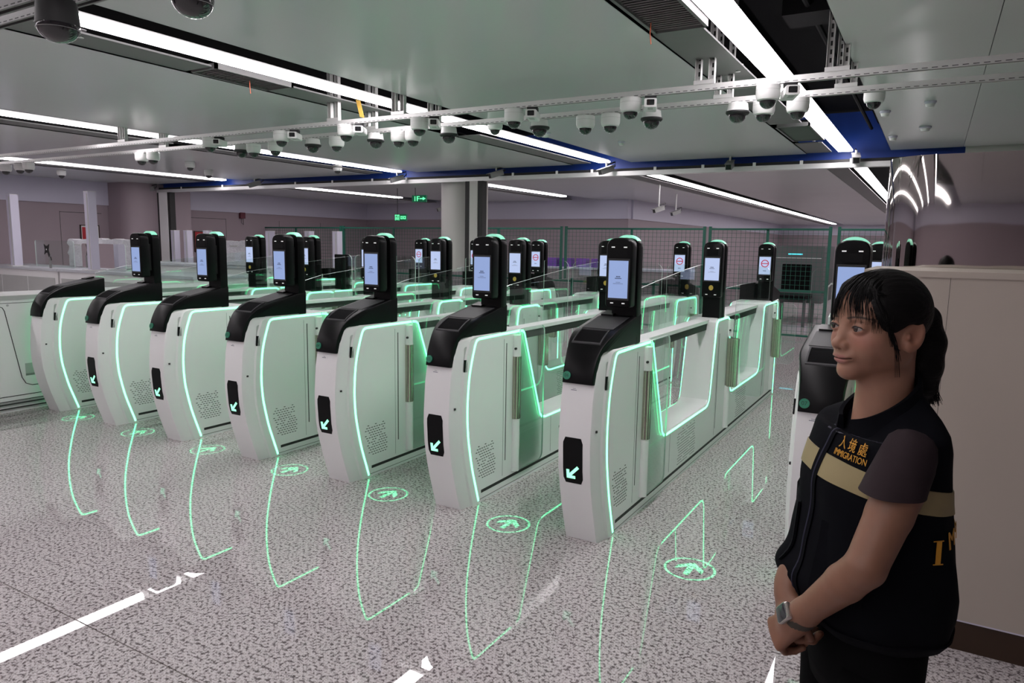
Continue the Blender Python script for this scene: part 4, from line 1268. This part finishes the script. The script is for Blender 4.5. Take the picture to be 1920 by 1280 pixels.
# ---- materials
def skin_mat():
    m = bpy.data.materials.new('skin'); m.use_nodes = True
    nt = m.node_tree; b = nt.nodes['Principled BSDF']
    at = nt.nodes.new('ShaderNodeAttribute'); at.attribute_name = 'tone'
    tc = nt.nodes.new('ShaderNodeTexCoord'); n = nt.nodes.new('ShaderNodeTexNoise'); n.inputs['Scale'].default_value = 60; n.inputs['Detail'].default_value = 3
    nt.links.new(tc.outputs['Object'], n.inputs['Vector'])
    mr = nt.nodes.new('ShaderNodeMapRange'); mr.inputs['To Min'].default_value = .92; mr.inputs['To Max'].default_value = 1.08
    nt.links.new(n.outputs['Fac'], mr.inputs['Value'])
    mx = nt.nodes.new('ShaderNodeVectorMath'); mx.operation = 'SCALE'
    nt.links.new(at.outputs['Color'], mx.inputs[0]); nt.links.new(mr.outputs['Result'], mx.inputs['Scale'])
    nt.links.new(mx.outputs['Vector'], b.inputs['Base Color'])
    b.inputs['Roughness'].default_value = .48
    b.inputs['Specular IOR Level'].default_value = .35
    b.inputs['Subsurface Weight'].default_value = .12
    b.inputs['Subsurface Radius'].default_value = (.8, .3, .2)
    b.inputs['Subsurface Scale'].default_value = .006
    return m
M_SKIN = skin_mat()
M_VEST = mat('vest_cloth', (.0032, .0034, .0050), .9, spec=.06, vary=.25, vscale=25, bump=.35, bscale=14, bdist=.006)
M_TROUSER = mat('trouser_cloth', (.003, .003, .0034), .9, spec=.05, vary=.2, vscale=20, bump=.3, bscale=10, bdist=.006)
M_SHIRT = mat('plum_shirt', (.020, .0125, .0150), .85, spec=.2, vary=.12, vscale=60, bump=.25, bscale=22, bdist=.004)
M_HAIR = mat('black_hair', (.0028, .0025, .0025), .5, spec=.13, vary=.2, vscale=40)
_nt = M_HAIR.node_tree; _tc = _nt.nodes.new('ShaderNodeTexCoord'); _mp = _nt.nodes.new('ShaderNodeMapping'); _mp.inputs['Scale'].default_value = (8, 170, 120)
_nz = _nt.nodes.new('ShaderNodeTexNoise'); _nz.inputs['Scale'].default_value = 1.0; _nz.inputs['Detail'].default_value = 3
_bp = _nt.nodes.new('ShaderNodeBump'); _bp.inputs['Strength'].default_value = .6; _bp.inputs['Distance'].default_value = .004
_nt.links.new(_tc.outputs['Object'], _mp.inputs['Vector']); _nt.links.new(_mp.outputs['Vector'], _nz.inputs['Vector'])
_nt.links.new(_nz.outputs['Fac'], _bp.inputs['Height']); _nt.links.new(_bp.outputs['Normal'], _nt.nodes['Principled BSDF'].inputs['Normal'])
M_STRIPEBAND = mat('khaki_band', (.235, .185, .086), .6, vary=.06, vscale=30, bump=.2, bscale=18, bdist=.004)
M_GOLDTHREAD = mat('gold_thread', (.50, .23, .012), .6, vary=.12, vscale=200)
M_NAVY = mat('navy_lining', (.006, .006, .024), .7, vary=.1)
M_EYE = mat('eye_white', (.34, .30, .28), .35, spec=.25, vary=.04)
M_IRIS = mat('iris', (.018, .010, .007), .12, vary=.1)
M_WATCHCASE = mat('watch_case', (.55, .50, .47), .25, .9, vary=.04)
M_BANDW = mat('watch_band', (.03, .022, .015), .6, vary=.2)

# ---- head (head frame: x forward, y to her own left, z up, origin between the eyes' height)
HY = math.radians(11); HEADO = np.array([.014, .0, 1.500])
def h2b(p):
    p = np.asarray(p, float); c, s_ = math.cos(HY), math.sin(HY)
    return np.stack([p[..., 0] * c - p[..., 1] * s_, p[..., 0] * s_ + p[..., 1] * c, p[..., 2]], -1) + HEADO

H = Field((-.115, -.10, -.20), (.130, .10, .130), .0017)
H.ell((.004, 0, .030), (.080, .070, .077), .02)                      # skull
H.ell((.022, 0, -.012), (.070, .062, .080), .02)                      # face mass
H.ell((.046, 0, .042), (.046, .056, .042), .02)                       # forehead
H.ell((.035, 0, -.050), (.048, .045, .037), .02)                      # lower face
for y in (-1, 1):
    H.ell((.052, y * .036, -.026), (.030, .026, .028), .018)          # cheek
    H.ell((.012, y * .049, -.044), (.026, .013, .022), .02)           # jaw corner
    H.ell((.072, y * .022, .020), (.018, .024, .010), .012)           # brow
H.ell((.070, 0, -.083), (.019, .021, .015), .018)                     # chin
H.cone((.072, 0, -.078), (.030, 0, -.080), .014, .018, .02)
H.cone((-.016, 0, -.05), (-.016, 0, -.20), .046, .052, .022)           # neck
H.cone((.010, 0, -.092), (.004, 0, -.20), .026, .036, .025)
for y in (-1, 1):
    H.ell((.094, y * .0325, .0035), (.017, .0185, .0105), .010, sub=True)    # eye hollow
H.cone((.084, 0, .012), (.097, 0, -.024), .0060, .0085, .012)         # nose bridge
H.ell((.1005, 0, -.0290), (.0115, .0105, .0095), .008)                # nose tip
for y in (-1, 1):
    H.ell((.0915, y * .0125, -.0315), (.0105, .0068, .0075), .006)    # nostril wing
    H.ell((.0975, y * .0060, -.0385), (.0040, .0030, .0035), .003, sub=True)
H.ell((.0835, 0, -.0500), (.012, .026, .012), .012)                   # muzzle
H.ell((.0932, 0, -.0535), (.0048, .0195, .0036), .006)                # upper lip
H.ell((.0912, 0, -.0615), (.0050, .0165, .0043), .006)                # lower lip
for i in range(-4, 5):
    yy = i * .0052
    H.ell((.0990 - abs(i) * .0016 - .0004 * i * i, yy, -.0575 + .00014 * i * i), (.0050, .0036, .0010), .0018, sub=True)
EYE_C = [(.0775, s_ * .0320, .0030) for s_ in (-1, 1)]
for (ex, ey, ez) in EYE_C:
    H.ell((ex, ey, ez), (.0138, .0158, .0132), .004)                  # lids
    H.ell((ex + .0120, ey + (.001 if ey > 0 else -.001), ez - .0002), (.0100, .0128, .0042), .002, sub=True)   # opening
for y in (-1, 1):                                                      # ears
    rt = Matrix.Rotation(math.radians(-18), 4, 'Y') @ Matrix.Rotation(math.radians(y * -22), 4, 'Z')
    H.ell((-.004, y * .0735, -.008), (.0175, .0065, .0300), .006, rot=rt)
    H.ell((-.002, y * .0795, -.004), (.0105, .0050, .0190), .004, sub=True, rot=rt)
    H.ell((.004, y * .0730, -.026), (.009, .006, .010), .006)
    H.ell((.001, y * .0805, -.010), (.0060, .0060, .0095), .003, sub=True)
    H.ell((.010, y * .0745, -.008), (.0045, .0050, .0065), .004)
Vh, Fh = H.mesh()
tone = np.empty((len(Vh), 3)); tone[:] = (.285, .148, .098)
x, y, z = Vh.T
def blob(c, r, col, amt):
    d = np.sqrt(((x - c[0]) / r[0]) ** 2 + ((y - c[1]) / r[1]) ** 2 + ((z - c[2]) / r[2]) ** 2)
    w = np.clip(1.4 - d, 0, 1)[:, None] * amt
    tone[:] = tone * (1 - w) + np.array(col) * w
for s_ in (-1, 1):
    blob((.075, s_ * .040, -.018), (.03, .022, .018), (.30, .122, .088), .7)
    blob((.0, s_ * .078, -.01), (.02, .012, .03), (.24, .088, .052), .6)
    # brows: thin arched strokes
    for k in range(7):
        t = k / 6
        blob((.092 - .016 * t * t, s_ * (.016 + .034 * t), .0215 + .0055 * math.sin(t * 2.3) - .003 * t), (.012, .0050, .0019), (.035, .022, .016), 1.0)
    for k in range(9):
        t = k / 8
        blob((.0895 - .010 * abs(t - .5) , s_ * (.0205 + .0245 * t), .0078 - .0052 * (2 * t - 1) ** 2), (.008, .0024, .0011), (.02, .012, .01), .95)
        blob((.0895 - .010 * abs(t - .5) , s_ * (.0205 + .0245 * t), -.0022 + .0048 * (2 * t - 1) ** 2), (.008, .0024, .0008), (.12, .05, .04), .6)
blob((.097, 0, -.0540), (.010, .0205, .0046), (.28, .10, .092), .8)
blob((.095, 0, -.0620), (.010, .0175, .0052), (.29, .108, .10), .8)
for i in range(-5, 6):
    blob((.0955 - .0011 * abs(i), i * .0046, -.0575 + .00014 * i * i), (.008, .0030, .0010), (.10, .03, .026), .8)

# ---- arms, hands, torso under the clothes (body frame)
Bf = Field((-.20, -.27, .70), (.29, .27, 1.42), .0030)
SHL, ELL, WRL = np.array([.022, .158, 1.300]), np.array([.120, .195, 1.100]), np.array([.178, .080, .942])
SHR, ELR, WRR = np.array([-.005, -.140, 1.290]), np.array([-.020, -.165, 1.060]), np.array([.152, -.030, .958])
def limb(a, b, c):
    m1 = a * .45 + b * .55; m2 = b * .72 + c * .28
    Bf.chain([a * .72 + b * .28, m1, b], [.040, .0385, .0345], .006)
    Bf.chain([b, m2, c], [.0345, .0345, .0235], .006)
limb(SHL, ELL, WRL); limb(SHR, ELR, WRR)
Bf.cone((0, 0, .80), (0.0, 0, 1.20), .085, .085, .03); Bf.cone((0, -.10, 1.25), (0, .10, 1.25), .045, .045, .03); Bf.cone((0, 0, 1.15), (0, 0, 1.25), .07, .055, .03)
def hand(wr, el, n, side, curl):
    wr = np.array(wr); d = wr - np.array(el); d /= np.linalg.norm(d)
    n = np.array(n, float); n -= d * (n @ d); n /= np.linalg.norm(n)
    ac = np.cross(d, n) if side > 0 else np.cross(n, d)                # towards the thumb
    M = wr + d * .074
    for q in (-.024, -.008, .008, .024):
        Bf.cone(wr + d * .008 + ac * q * .62, M + ac * q + n * (.003 - 18 * q * q * .2), .0135, .0105, .012)
    Bf.cone(wr - d * .02, wr + d * .02, .0235, .022, .02)
    lens = [(.041, .026, .020), (.045, .029, .021), (.041, .027, .020), (.032, .020, .018)]
    for q, L_, j in zip((.026, .0088, -.0088, -.026), lens, range(4)):
        p = M + ac * q + n * .001; r_ = .0094 - .0008 * (j == 3)
        a_ = curl[0] + .06 * j
        for L1, da, r2 in zip(L_, (0, curl[1], curl[2]), (.0088, .0080, .0070)):
            a_ += da
            dr = d * math.cos(a_) - n * math.sin(a_)
            p2 = p + dr * L1 - ac * .0012 * (1.5 - j)
            Bf.cone(p, p2, r_, r2 - .0006 * (j == 3), .0030); p = p2; r_ = r2 - .0006 * (j == 3)
    p = wr + d * .026 + ac * .020 - n * .006
    for L1, v, ra, rb in ((.036, d * .75 + ac * .60 - n * .35, .0135, .0105), (.029, d * .85 + ac * .05 - n * .5, .0105, .0092), (.024, d * .7 - ac * .25 - n * .65, .0092, .0075)):
        v = v / np.linalg.norm(v); Bf.cone(p, p + v * L1, ra, rb, .006); p = p + v * L1
    return d, n, ac
dL, nL, aL = hand(WRL, ELL, (.93, .20, .25), 1, (.72, .85, .6))
dR, nR, aR = hand(WRR, WRR - np.array([.28, .42, -.86]), (.90, -.25, .20), -1, (.80, .95, .7))
Vb, Fb = Bf.mesh()
tb = np.empty((len(Vb), 3)); tb[:] = (.195, .094, .059)
# nails and knuckles a touch redder
hz = Vb[:, 2] < .93
tb[hz] = tb[hz] * np.array([1.0, .94, .92])
Va = np.concatenate([h2b(Vh), Vb]); Fa = np.concatenate([Fh, Fb + len(Vh)])
body = np_mesh('body', Va, Fa, M_SKIN, person)
ca = body.data.color_attributes.new('tone', 'FLOAT_COLOR', 'POINT')
ca.data.foreach_set('color', np.concatenate([np.concatenate([tone, tb]), np.ones((len(Va), 1))], 1).astype(np.float32).ravel())

# ---- eyes
for i, c in enumerate(EYE_C):
    mb = MB(); R_ = .0124; n = 20
    prof = [(R_ * math.sin(math.radians(a)), R_ * math.cos(math.radians(a))) for a in range(4, 180, 8)]
    gx = math.radians(-6)                                             # gaze turned a little ahead
    def tr(p):
        v = Vector((p[2], p[0], p[1])); v.rotate(Matrix.Rotation(gx, 3, 'Z'))
        return tuple(h2b(np.array([v.x + c[0] + .0004, v.y + c[1], v.z + c[2]])))
    rings = [[tr((r * math.cos(2 * math.pi * k / n), r * math.sin(2 * math.pi * k / n), h)) for k in range(n)] for r, h in prof]
    mb.loft(rings); e = mb.build('eye', M_EYE, person, smooth=180)
    mi = MB(); Ri = R_ + .0004
    rings = [[tr((Ri * math.sin(math.radians(a)) * math.cos(2 * math.pi * k / n), Ri * math.sin(math.radians(a)) * math.sin(2 * math.pi * k / n), Ri * math.cos(math.radians(a)))) for k in range(n)] for a in (1, 11, 22, 34)]
    mi.loft(rings); mi.build('iris', M_IRIS, e, smooth=180)

    # upper lash line along the lid edge
    lm = MB(); P_ = []
    sg = 1 if c[1] > 0 else -1
    for k in range(13):
        u_ = -1 + 2 * k / 12
        yy_ = u_ * .0132 + .0008; zz_ = .0050 * (1 - u_ * u_) - .0002 + (.0012 if u_ > .6 else 0)
        xx_ = math.sqrt(max(.0141 ** 2 - (yy_ * .86) ** 2 - zz_ ** 2, 1e-6))
        P_.append(tuple(h2b(np.array([c[0] + xx_ + .0002, c[1] + sg * yy_, c[2] + zz_]))))
    lm.tube(P_, [.0004 + .0008 * math.sin(math.pi * (k + 1.5) / 15) for k in range(13)], 6)
    lm.build('lash', mat('lash_black', (.008, .006, .006), .6, vary=.1), e, smooth=180)

# ---- hair: cap, fringe, side lock, ponytail
K = Field((-.150, -.11, -.19), (.13, .11, .135), .0024)
K.ell((.004, 0, .034), (.087, .0815, .0815), .01)
X, Y, Z = [a.reshape([-1 if i == j else 1 for j in range(3)]) for i, a in enumerate(K.ax)]
line = np.interp(K.ax[0], [-.10, -.072, -.045, -.020, .002, .03, .05, .07, .09, .11], [-.075, -.060, -.040, .008, .016, .020, .030, .050, .066, .075]).reshape(-1, 1, 1)
temple = (np.clip((np.abs(K.ax[1]) - .040) / .022, 0, 1) ** 1.5).reshape(1, -1, 1) * np.interp(K.ax[0], [.0, .012, .03, .055, .075, .09], [0, .004, .022, .040, .036, .02]).reshape(-1, 1, 1)
K.D = smax(K.D, (line - temple - Z) * .8, .006)
K.D = K.D.astype(np.float32)
pony = [(-.062, 0, .030), (-.086, 0, .014), (-.096, 0, -.030), (-.097, 0, -.078), (-.102, 0, -.118), (-.114, 0, -.148)]
K.chain(pony, [.026, .030, .036, .034, .024, .008], .015)
Vk, Fk = K.mesh()
# fine grooves along the strands
hair = np_mesh('hair', h2b(Vk), Fk, M_HAIR, person)
rnd = random.Random(11)
def skull_pt(x_, y_, off):
    c = (.004, 0, .034); r = (.087 + off, .0815 + off, .0815 + off)
    q = 1 - ((x_ - c[0]) / r[0]) ** 2 - ((y_ - c[1]) / r[1]) ** 2
    return c[2] + r[2] * math.sqrt(max(q, 0))
def strand(mb, pts, r0, r1=.0004, n=5):
    P = smooth_path(pts, 4); P = [tuple(h2b(np.array(p))) for p in P]
    mb.tube(P, [r0 + (r1 - r0) * (i / (len(P) - 1)) ** 1.6 for i in range(len(P))], n)
fr = MB()
for i in range(420):
    t = rnd.random(); y1 = -.064 + .128 * t
    if -.012 < y1 < .012 and rnd.random() < .80: continue            # the forehead shows through here
    if .012 < y1 < .030 and rnd.random() < .35: continue
    y0 = y1 * .5 + rnd.uniform(-.008, .008)
    x0 = .030 + rnd.uniform(-.020, .014)
    edge = abs(y1) / .066
    xe = .0985 - .058 * edge ** 2.0
    ze = .020 + rnd.uniform(-.010, .020) - (.014 if y1 > .045 else 0) - (.016 if y1 < -.040 else 0)
    sw = rnd.uniform(-.004, .004) + (.008 if y1 > .01 else -.004)
    ym = y0 * .45 + y1 * .55
    strand(fr, [(x0, y0, skull_pt(x0, y0, -.001)), (.066, ym, skull_pt(.066, ym, .003 + rnd.uniform(0, .003))),
                (xe - .003 + rnd.uniform(-.002, .003), y1, .060 + .004 * math.cos(y1 * 20)), (xe + rnd.uniform(-.001, .003), y1 + sw, ze)], rnd.uniform(.0008, .0017), .0002)
fr.build('fringe', M_HAIR, hair, smooth=180)
lk = MB()
for i in range(70):
    j = rnd.uniform(-.005, .005); g = rnd.uniform(-.004, .004)
    end = rnd.choice((-.002, -.006, -.010, -.014, -.020, -.030, -.050, -.080))
    ys_ = rnd.uniform(.008, .046); xs_ = rnd.uniform(.010, .045); ym_ = .040 + .4 * (ys_ - .02) + j
    strand(lk, [(xs_, ys_, skull_pt(xs_, ys_, -.002)), (.062 + g, ym_, skull_pt(.062, ym_, .001)), (.058 + g, .0640 + abs(j) * .4, .034 + j), (.048 + j, .0712, .006), *([(.034 + j * .9, .0742, -.026), (.022 + j * 1.2, .0705, end - .004)] if end < -.026 else [(.040 + j * 1.2, .0735, end - .006)])], rnd.uniform(.0009, .0016) if end > -.04 else .0009, .0002)
    if i % 2 == 0:
        strand(lk, [(xs_, -ys_, skull_pt(xs_, ys_, -.002)), (.060, -.045 + j, skull_pt(.06, .045, .001)), (.066, -.0590, .034 + j), (.060 + j, -.062, -.004 + g * 3)], .0013, .0002)
lk.build('side_lock', M_HAIR, hair, smooth=180)
pt = MB()
for i in range(190):
    a = rnd.uniform(0, 2 * math.pi); q = math.sqrt(rnd.random())
    ca_, sa_ = math.cos(a) * q, math.sin(a) * q
    L_ = rnd.uniform(.75, 1.12)
    P = []
    for (px, py, pz), r in zip(pony, [.022, .030, .0375, .036, .029, .018]):
        P.append((px + ca_ * r, py + sa_ * r * .95, pz))
    last = P[-1]; P[-1] = (last[0] - .006 + rnd.uniform(-.010, .006), last[1] + rnd.uniform(-.006, .006), P[-2][2] - .036 * L_)
    strand(pt, P, rnd.uniform(.0015, .0026))
pt.build('ponytail', M_HAIR, hair, smooth=180)
mbh = MB(); mbh.tube([tuple(h2b(np.array((-.072 + .010 * math.sin(a) * .4, .024 * math.cos(a), .020 + .024 * math.sin(a))))) for a in np.linspace(0, 2 * math.pi, 20)], .005, 8)
mbh.build('hair_tie', M_VEST, hair, smooth=180)

# ---- vest
VR = [(.912, .114, .118, .160), (.925, .126, .132, .172), (.955, .139, .139, .178), (1.0, .142, .138, .179), (1.07, .134, .127, .176), (1.13, .126, .114, .171), (1.19, .117, .103, .168),
      (1.25, .106, .095, .169), (1.29, .094, .088, .172), (1.32, .082, .080, .168), (1.342, .072, .072, .150), (1.360, .064, .065, .120), (1.374, .058, .060, .090), (1.384, .054, .056, .070)]
VZ = np.array([r[0] for r in VR])
def vest_pt(z, phi, off=0.0):
    f_ = np.interp(z, VZ, [r[1] for r in VR]); b_ = np.interp(z, VZ, [r[2] for r in VR]); w_ = np.interp(z, VZ, [r[3] for r in VR])
    c, s_ = math.cos(phi), math.sin(phi)
    e = 2 / 2.35
    px = math.copysign(abs(c) ** e, c) * ((f_ if c > 0 else b_) + off); py = math.copysign(abs(s_) ** e, s_) * (w_ + off)
    # folds
    fold = .0035 * math.sin(phi * 7 + z * 21) * math.sin(z * 17 + 2 * phi) * min(1, max(0, (1.30 - z) / .12))
    # soft bust
    fold += .010 * math.exp(-((z - 1.20) / .05) ** 2) * max(0, math.cos(phi)) ** 2
    fold += .026 * math.exp(-((z - .985) / .032) ** 2) * math.exp(-(((phi + math.pi) % (2 * math.pi) - math.pi + .32) / .42) ** 2)   # cloth pushed out by the forearm
    n_ = math.hypot(px, py) or 1
    t_ = min(1, max(0, (z - 1.285) / .10)); t_ = t_ * t_ * (3 - 2 * t_)
    return (px * (1 + fold / n_) + .004, py * (1 + fold / n_), z - .080 * t_ * (.5 + .5 * c) ** 1.3)
zz = list(np.linspace(.912, 1.384, 60)); NP = 96
mb = MB()
phis = [2 * math.pi * k / NP for k in range(NP)]
mb.loft([[vest_pt(z, p) for p in phis] for z in zz])
vest = mb.build('vest', M_VEST, person, smooth=180)
mb = MB(); mb.loft([[vest_pt(.918 + dz, p, d) for p in phis] for dz, d in ((-.006, .002), (-.006, .005), (.016, .005), (.018, .0015))], cap=False)
mb.build('hem', M_VEST, vest, smooth=60)
# khaki band round the chest, a little lower behind
def band(phi0, phi1, n, ztop, zbot, off, name, m_, par):
    mb = MB(); rows = []
    for k in range(n + 1):
        p = phi0 + (phi1 - phi0) * k / n
        dz = -.042 * (1 - math.cos(p)) / 2
        row = [vest_pt(zbot + dz + (ztop - zbot) * j / 5, p, off) for j in range(6)] + [vest_pt(zbot + dz + (ztop - zbot) * j / 5, p, -.002) for j in (5, 0)]
        rows.append(row)
    mb.loft(rows); return mb.build(name, m_, par, smooth=50)
band(.012, math.pi * 2 - .012, 120, 1.252, 1.208, .0022, 'chest_band', M_STRIPEBAND, vest)
mb = MB(); mb.tube([vest_pt(z, 0.0, .0025) for z in np.linspace(.915, 1.335, 40)], .0025, 6); mb.build('zip', M_NAVY, vest, smooth=180)
mb = MB(); mb.loft([[vest_pt(z, p, o_) for p, o_ in ((-.05, .0025), (-.05, .0035), (.05, .0035), (.05, .0025))] for z in np.linspace(.915, 1.325, 40)]); mb.build('placket', M_VEST, vest, smooth=60)
band(.10, .80, 24, 1.338, 1.334, .003, 'chest_flap', M_NAVY, vest)
mb = MB(); mb.loft([[vest_pt(z, p, o_) for p, o_ in ((.25, .003), (.25, .006), (.95, .006), (.95, .003))] for z in np.linspace(1.0, 1.13, 12)]); mb.build('pocket', M_VEST, vest, smooth=60)
mb = MB(); mb.loft([[vest_pt(z, p, o_) for p, o_ in ((-.95, .003), (-.95, .008), (-.2, .008), (-.2, .003))] for z in np.linspace(1.0, 1.13, 12)]); mb.build('pocket', M_VEST, vest, smooth=60)
# collar: stands round the neck, open at the throat
def collar(p0, p1, name, m_, r_in, th, z0, z1, lean):
    mb = MB(); rows = []
    for k in range(41):
        p = p0 + (p1 - p0) * k / 40
        back = (1 - math.cos(p)) / 2
        zo = z0 - .075 * (1 - back)
        zt = zo + (z1 - z0) * (.62 + .38 * back); fl = lean * (.4 + .6 * (1 - back))
        def q(r, z): return (.004 + r * .93 * math.cos(p) + .012 * (1 - back), r * 1.06 * math.sin(p), z)
        zb = zo - .030 * (1 - back) ** 2 - .012
        rows.append([q(r_in + .016 + .020 * (1 - back), zb), q(r_in + .006 + fl, (zb + zt) / 2), q(r_in + .002 + fl, zt), q(r_in - th + fl, zt), q(r_in - th, (zb + zt) / 2), q(r_in - th, zb)])
    mb.loft(rows); return mb.build(name, m_, vest, smooth=60)
collar(.30, 2 * math.pi - .30, 'collar', M_VEST, .064, .006, 1.368, 1.412, .004)
# throat skin opening and lining edges are formed by the neck of the body; the lining shows as two navy facings
for s_ in (-1, 1):
    mb = MB(); mb.loft([[vest_pt(z, s_ * p, .004) for p in (.03 + .55 * t, .10 + .55 * t)] + [vest_pt(z, s_ * p, .001) for p in (.10 + .55 * t, .03 + .55 * t)] for z, t in ((1.300, .0), (1.325, .12), (1.345, .3), (1.362, .5))])
    mb.build('facing', M_NAVY, vest, smooth=60)

# ---- shirt sleeves
def sleeve(sh, el, s_):
    d = el - sh; L_ = np.linalg.norm(d); d = d / L_
    u = np.cross(d, (1, 0, 0)); u /= np.linalg.norm(u); w_ = np.cross(d, u)
    mb = MB(); rings = []
    st = sh - d * .020 - np.array([0, s_ * .006, 0]); zc = 1.226
    prof = [(.004, .016), (.010, .030), (.022, .041), (.045, .047), (.070, .0505), (.095, .0525), (.114, .0540), (.118, .0545), (.118, .0495), (.09, .0420)]
    for i_, (t, r) in enumerate(prof):
        row = []
        for a in np.linspace(0, 2 * math.pi, 40, endpoint=False):
            rad = (u * math.cos(a) + w_ * math.sin(a) * .95) * (r + .0012 * math.sin(a * 5 + t * 60))
            q = st + rad
            tz = (zc - q[2]) / d[2]                                   # where this line meets the level hem
            k_ = (t / .118) if i_ < 7 else 1.0
            row.append(tuple(q + d * (tz * k_ if i_ != len(prof) - 1 else tz * .8)))
        rings.append(row)
    mb.loft(rings, cap=True); return mb.build('shirt_sleeve', M_SHIRT, person, smooth=60)
sleeve(SHL + np.array([.004, -.004, .016]), ELL, 1); sleeve(SHR, ELR, -1)

# ---- lettering laid on the cloth
bm_ = bmesh.new(); bm_.from_mesh(vest.data); bvh = BVHTree.FromBMesh(bm_); bm_.free()
def lay_text(body_, size, phi, z, width, name, lift=.0025, bold=.0, sx=1.0, skew=0.0):
    me = text_mesh(body_, size, .0004); me.name = name
    co = np.empty(len(me.vertices) * 3, np.float32); me.vertices.foreach_get('co', co); co = co.reshape(-1, 3)
    wd = co[:, 0].max() - co[:, 0].min(); co[:, 0] *= width / wd
    co[:, 0] -= (co[:, 0].max() + co[:, 0].min()) / 2; co[:, 1] -= (co[:, 1].max() + co[:, 1].min()) / 2
    outw = Vector((math.cos(phi), math.sin(phi), 0)); right = Vector((-math.sin(phi), math.cos(phi), 0))
    P0 = Vector((vest_pt(z, phi)[0], vest_pt(z, phi)[1], z))
    for i in range(len(co)):
        p = P0 + right * float(co[i, 0]) + Vector((0, 0, float(co[i, 1]) + skew * float(co[i, 0]))) + outw * .15
        hit, nrm, _, _ = bvh.ray_cast(p, -outw)
        q = (hit + nrm * (lift + float(co[i, 2]))) if hit else p - outw * .14
        co[i] = q
    me.vertices.foreach_set('co', co.ravel()); me.update()
    me.materials.clear(); me.materials.append(M_GOLDTHREAD)
    o = bpy.data.objects.new(name, me); return link(o, vest)
PHI_T = .39
lay_text('\u5165 \u5883 \u8655', .024, PHI_T, 1.2835, .070, 'badge_characters', .0035)
for dx in (0, .0006):
    pass
lay_text('IMMIGRATION', .017, PHI_T + .01, 1.263, .080, 'badge_word', .0035)
lay_text('I', .062, 1.74, 1.118, .010, 'back_letter', .003)
lay_text('\u2014', .03, 1.74, 1.139, .020, 'back_letter_serif', .003)
lay_text('\u2014', .03, 1.74, 1.096, .020, 'back_letter_serif', .003)
lay_text('M', .045, 2.10, 1.134, .036, 'back_letter', .003)
lay_text('M', .045, 2.52, 1.140, .036, 'back_letter', .003)

# ---- wrist watch on her near wrist
wc = WRL - dL * .012
nW = np.array([.86, -.10, .06]); nW /= np.linalg.norm(nW); aW = np.cross(dL, nW)
mb = MB(); ring = []
for k in range(28):
    a = 2 * math.pi * k / 28
    c_ = wc + (nW * .0265 * math.cos(a) + aW * .0285 * math.sin(a))
    o_ = (nW * math.cos(a) + aW * math.sin(a))
    ring.append([tuple(c_ + dL * .010), tuple(c_ + dL * .010 + o_ * .0028), tuple(c_ - dL * .010 + o_ * .0028), tuple(c_ - dL * .010)])
mb.loft(ring + [ring[0]], cap=False); watch = mb.build('wrist_watch', M_BANDW, person, smooth=50)
cc = wc + nW * .0330
def slab(hx, hy_, hz, c, m_, name, par):
    mb = MB(); poly = rrect(hx * 2, hy_ * 2, .006, 4)
    rr = []
    for q, sc_ in ((-hz, .94), (-hz * .5, 1.0), (hz * .5, 1.0), (hz, .94)):
        rr.append([tuple(np.array(c) + dL * u_ * sc_ + aW * v_ * sc_ + nW * q) for u_, v_ in poly])
    mb.loft(rr); return mb.build(name, m_, par, smooth=40)
slab(.0165, .0190, .0052, cc, M_WATCHCASE, 'case', watch)
slab(.0145, .0168, .0008, cc + nW * .0052, mat('watch_glass', (.02, .02, .025), .08, coat=.5, vary=.1), 'dial', watch)
MB().obox(tuple(cc + aW * .0 + dL * .0175), tuple(dL * .0012), tuple(aW * .0035), tuple(nW * .003)).build('crown', M_WATCHCASE, watch)

# ---- trousers and shoes
mb = MB()
mb.loft([[(.0 + d_ * math.cos(p), w_ * math.sin(p), z) for p in phis] for z, d_, w_ in ((.97, .096, .145), (.90, .100, .150), (.84, .098, .150), (.79, .094, .148), (.755, .088, .145))])
tro = mb.build('trousers', M_TROUSER, person, smooth=180)
for s_ in (-1, 1):
    mb = MB()
    mb.loft([[(.003 + r * 1.08 * math.cos(p), s_ * c_ + r * .96 * math.sin(p), z) for p in phis[::2]] for z, r, c_ in ((.84, .074, .072), (.76, .078, .073), (.62, .072, .078), (.48, .066, .084), (.30, .062, .085), (.12, .060, .086), (.055, .062, .086))])
    mb.build('trouser_leg', M_TROUSER, tro, smooth=180)
    F2 = MB()
    sec = []
    for t, hw, hh in ((-.085, .018, .03), (-.07, .030, .055), (-.02, .036, .075), (.05, .041, .060), (.11, .043, .045), (.150, .034, .036), (.172, .014, .022)):
        sec.append([(t, s_ * .086 + hw * math.cos(a), .004 + max(0, hh * (math.sin(a) * .5 + .5))) for a in np.linspace(0, 2 * math.pi, 20, endpoint=False)])
    F2.loft(sec); sh = F2.build('shoe', M_BLACK, person, smooth=60)
    so = MB(); so.prism_z([(-.088, s_ * .086 - .024), (.05, s_ * .086 - .042), (.13, s_ * .086 - .038), (.174, s_ * .086), (.13, s_ * .086 + .038), (.05, s_ * .086 + .042), (-.088, s_ * .086 + .024)], 0, .012)
    so.build('sole', M_BLACKM, sh)
